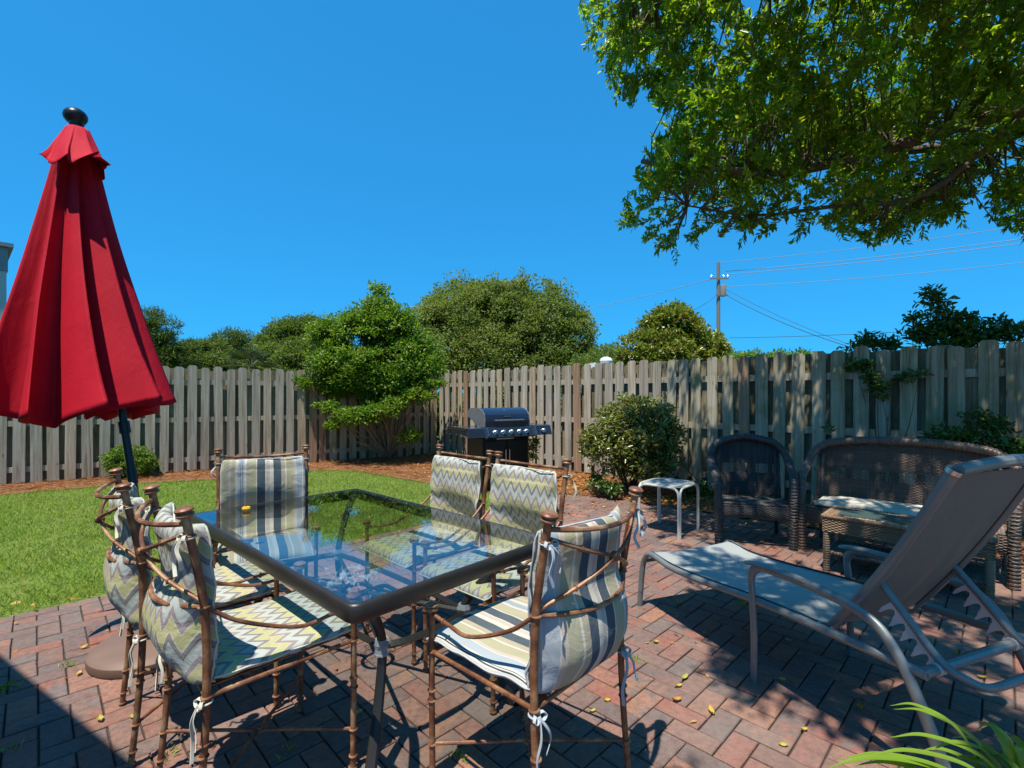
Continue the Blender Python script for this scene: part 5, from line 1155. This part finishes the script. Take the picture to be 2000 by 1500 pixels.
# ---------------------------------------------------------------- grill
gr = thing('gas_grill', 'black six-knob gas grill with domed lid standing on the mulch before the fence', 'grill', (-.20, 7.15, 0), R(31))
gw = .37
obj('cart', MB().box((0, .02, .40), (gw * 2 + .02, .50, .70), None, .01), 'black', gr)
for s in (-1, 1): obj('cart_door', MB().box((s * gw * .5, -.242, .41), (gw - .02, .02, .60), None, .006), 'black', gr); obj('door_handle', MB().tube([(s * .03, -.27, .36), (s * .03, -.27, .58)], .008, 8), 'steel', gr, True)
for x in (-gw + .03, gw - .03):
    for y in (-.18, .22): obj('wheel', MB().tube([(x - .015, y, .045), (x + .015, y, .045)], .045, 14), 'black', gr, True)
obj('firebox', MB().prism([(-gw, -.26, .90), (-gw, .27, .90), (-gw, .22, .75), (-gw, -.20, .75)], (0, 0, 0), (2 * gw, 0, 0)), 'darksteel', gr)
lid = [(-.27, .905), (-.275, .99), (-.262, 1.035)] + [(-.262 + .25 * (1 - math.cos(a)), 1.035 + .135 * math.sin(a)) for a in np.linspace(.15, 1.35, 9)] + [(.05, 1.168), (.20, 1.155), (.255, 1.11), (.27, 1.03), (.20, 1.02), (.17, .99), (.10, .985), (.06, .95), (-.10, .905)]
obj('lid', MB().prism([(-gw + .008, y, z) for y, z in lid], (0, 0, 0), (2 * gw - .016, 0, 0)), 'darksteel', gr)
gsm = gr.children[-1]
for s in (-1, 1): obj('lid_end', MB().prism([(s * (gw - .004) - .006, y * 1.02, z + (.003 if z > 1 else 0)) for y, z in lid], (0, 0, 0), (.012, 0, 0)), plain('lid_end_grey', (.30, .30, .31), .35, .6) if s < 0 else 'lid_end_grey' if False else bpy.data.materials['lid_end_grey'], gr)
mb = MB(); mb.tube([(-.24, -.325, 1.0), (.24, -.325, 1.0)], .011, 10)
for s in (-1, 1): mb.tube([(s * .21, -.27, 1.0), (s * .21, -.328, 1.0)], .010, 8)
obj('handle', mb, 'steel', gr, True)
mb = MB(); mb.lathe([(.028, 0), (.030, .006), (.026, .012), (0, .013)], 16, (0, -.175, 1.118), Matrix.Rotation(R(52), 3, 'X')); obj('thermometer', mb, 'steel', gr, True)
mb = MB()      # small raised maker's lettering, illegible at this distance: seven short bright strokes
for k in range(7): mb.box((-.045 + .015 * k, -.262, 1.052), (.010, .012, .014))
obj('nameplate', mb, 'steel', gr)
pan = [(-.30, .905), (-.335, .895), (-.405, .775), (-.385, .76), (-.27, .76), (-.27, .905)]
obj('control_panel', MB().prism([(-gw - .02, y, z) for y, z in pan], (0, 0, 0), (2 * gw + .04, 0, 0)), 'darksteel', gr)
nrmp = Vector((0, -.12, .07)).normalized(); rotp = Vector((0, 0, 1)).rotation_difference(nrmp).to_matrix()
for k in range(6):
    x = (-.26, -.13, 0, .13, .25, .545)[k]; mb = MB(); mb.lathe([(.033, 0), (.034, .008), (.026, .012), (.024, .034), (.016, .040), (0, .041)], 16, Vector((x, -.370, .835)) + nrmp * .002, rotp); mb.box(Vector((x, -.370, .835)) + nrmp * .044, (.008, .04, .010), rotp); obj('knob', mb, 'steel', gr, True)
# shelves with sloped fronts
obj('side_shelf', MB().prism([(-gw - .02, -.30, .90), (-gw - .02, .26, .90), (-gw - .02, .26, .855), (-gw - .02, -.385, .775), (-gw - .02, -.335, .893)], (0, 0, 0), (-.27, 0, 0)), 'darksteel', gr)
obj('side_shelf', MB().prism([(gw + .022, -.30, .915), (gw + .022, .26, .915), (gw + .022, .26, .84), (gw + .022, -.385, .775), (gw + .022, -.335, .905)], (0, 0, 0), (.30, 0, 0)), 'darksteel', gr)
obj('shelf_edge', MB().box((-gw - .30, 0, .888), (.03, .60, .03), None, .008), 'black', gr)
mb = MB(); mb.box((-gw - .018, -.372, .835), (.006, .09, .13), Matrix.Rotation(-.52, 3, 'X')); mb.box((gw + .020, -.372, .835), (.006, .09, .13), Matrix.Rotation(-.52, 3, 'X')); obj('trim', mb, 'steel', gr)
obj('gas_hose', MB().tube(catmull([(.50, -.1, .84), (.53, -.12, .70), (.50, -.12, .60), (.44, -.1, .50), (.39, -.05, .45)], 5), .010, 8), 'black', gr, True)
obj('drip_tray', MB().box((-.05, -.22, .738), (.28, .14, .018)), 'steel', gr)

# ---------------------------------------------------------------- strap-leaved plant in the near right corner
sp = thing('strap_leaf_plant', 'bright green strap-leaved plant arching into the picture at its lower right corner', 'plant', (1.42, 1.30, 0))
tips = [(1738, 1378, 1.50), (1640, 1482, 1.42), (1738, 1440, 1.42), (1745, 1385, 1.56), (1858, 1440, 1.50), (1915, 1415, 1.5), (1905, 1425, 1.42), (1620, 1498, 1.38), (1700, 1475, 1.36), (1960, 1440, 1.5), (1850, 1490, 1.4), (1790, 1470, 1.45), (1985, 1470, 1.4), (1690, 1540, 1.3), (1760, 1600, 1.2), (2060, 1400, 1.5), (2120, 1430, 1.4), (2180, 1500, 1.3), (1930, 1480, 1.42), (2040, 1480, 1.3), (1820, 1465, 1.38), (1880, 1475, 1.46), (1660, 1496, 1.40)]
for i, (x, y, Y) in enumerate(tips):
    tp = P(x, y, Y) - Vector((1.42, 1.30, 0)); b = Vector((random.uniform(-.05, .05), random.uniform(-.05, .05), 0)); hgt = max(tp.z + .06, .30)
    mid = b.lerp(tp, .45); mid.z = hgt * .85; pts = catmull([b, b.lerp(mid, .5) + Vector((0, 0, hgt * .12)), mid, mid.lerp(tp, .6) + Vector((0, 0, .03)), tp], 6); n = len(pts); mb = MB(); W_ = random.uniform(.010, .015)
    for k, p in enumerate(pts):
        t_ = k / (n - 1); w = W_ * (1 - t_ ** 5 * .92) * (.7 + .3 * math.sin(math.pi * t_)); tg = (pts[min(k + 1, n - 1)] - pts[max(k - 1, 0)]).normalized(); s_ = tg.cross(Vector((0, 0, 1)))
        s_ = s_.normalized() if s_.length > .01 else Vector((1, 0, 0)); nn = s_.cross(tg); mb.v += [tuple(p - s_ * w), tuple(p - nn * w * .45), tuple(p + s_ * w)]
    for k in range(n - 1): mb.f += [(k * 3, k * 3 + 1, k * 3 + 4, k * 3 + 3), (k * 3 + 1, k * 3 + 2, k * 3 + 5, k * 3 + 4)]
    obj('leaf', mb, 'strap', sp, True, 0)
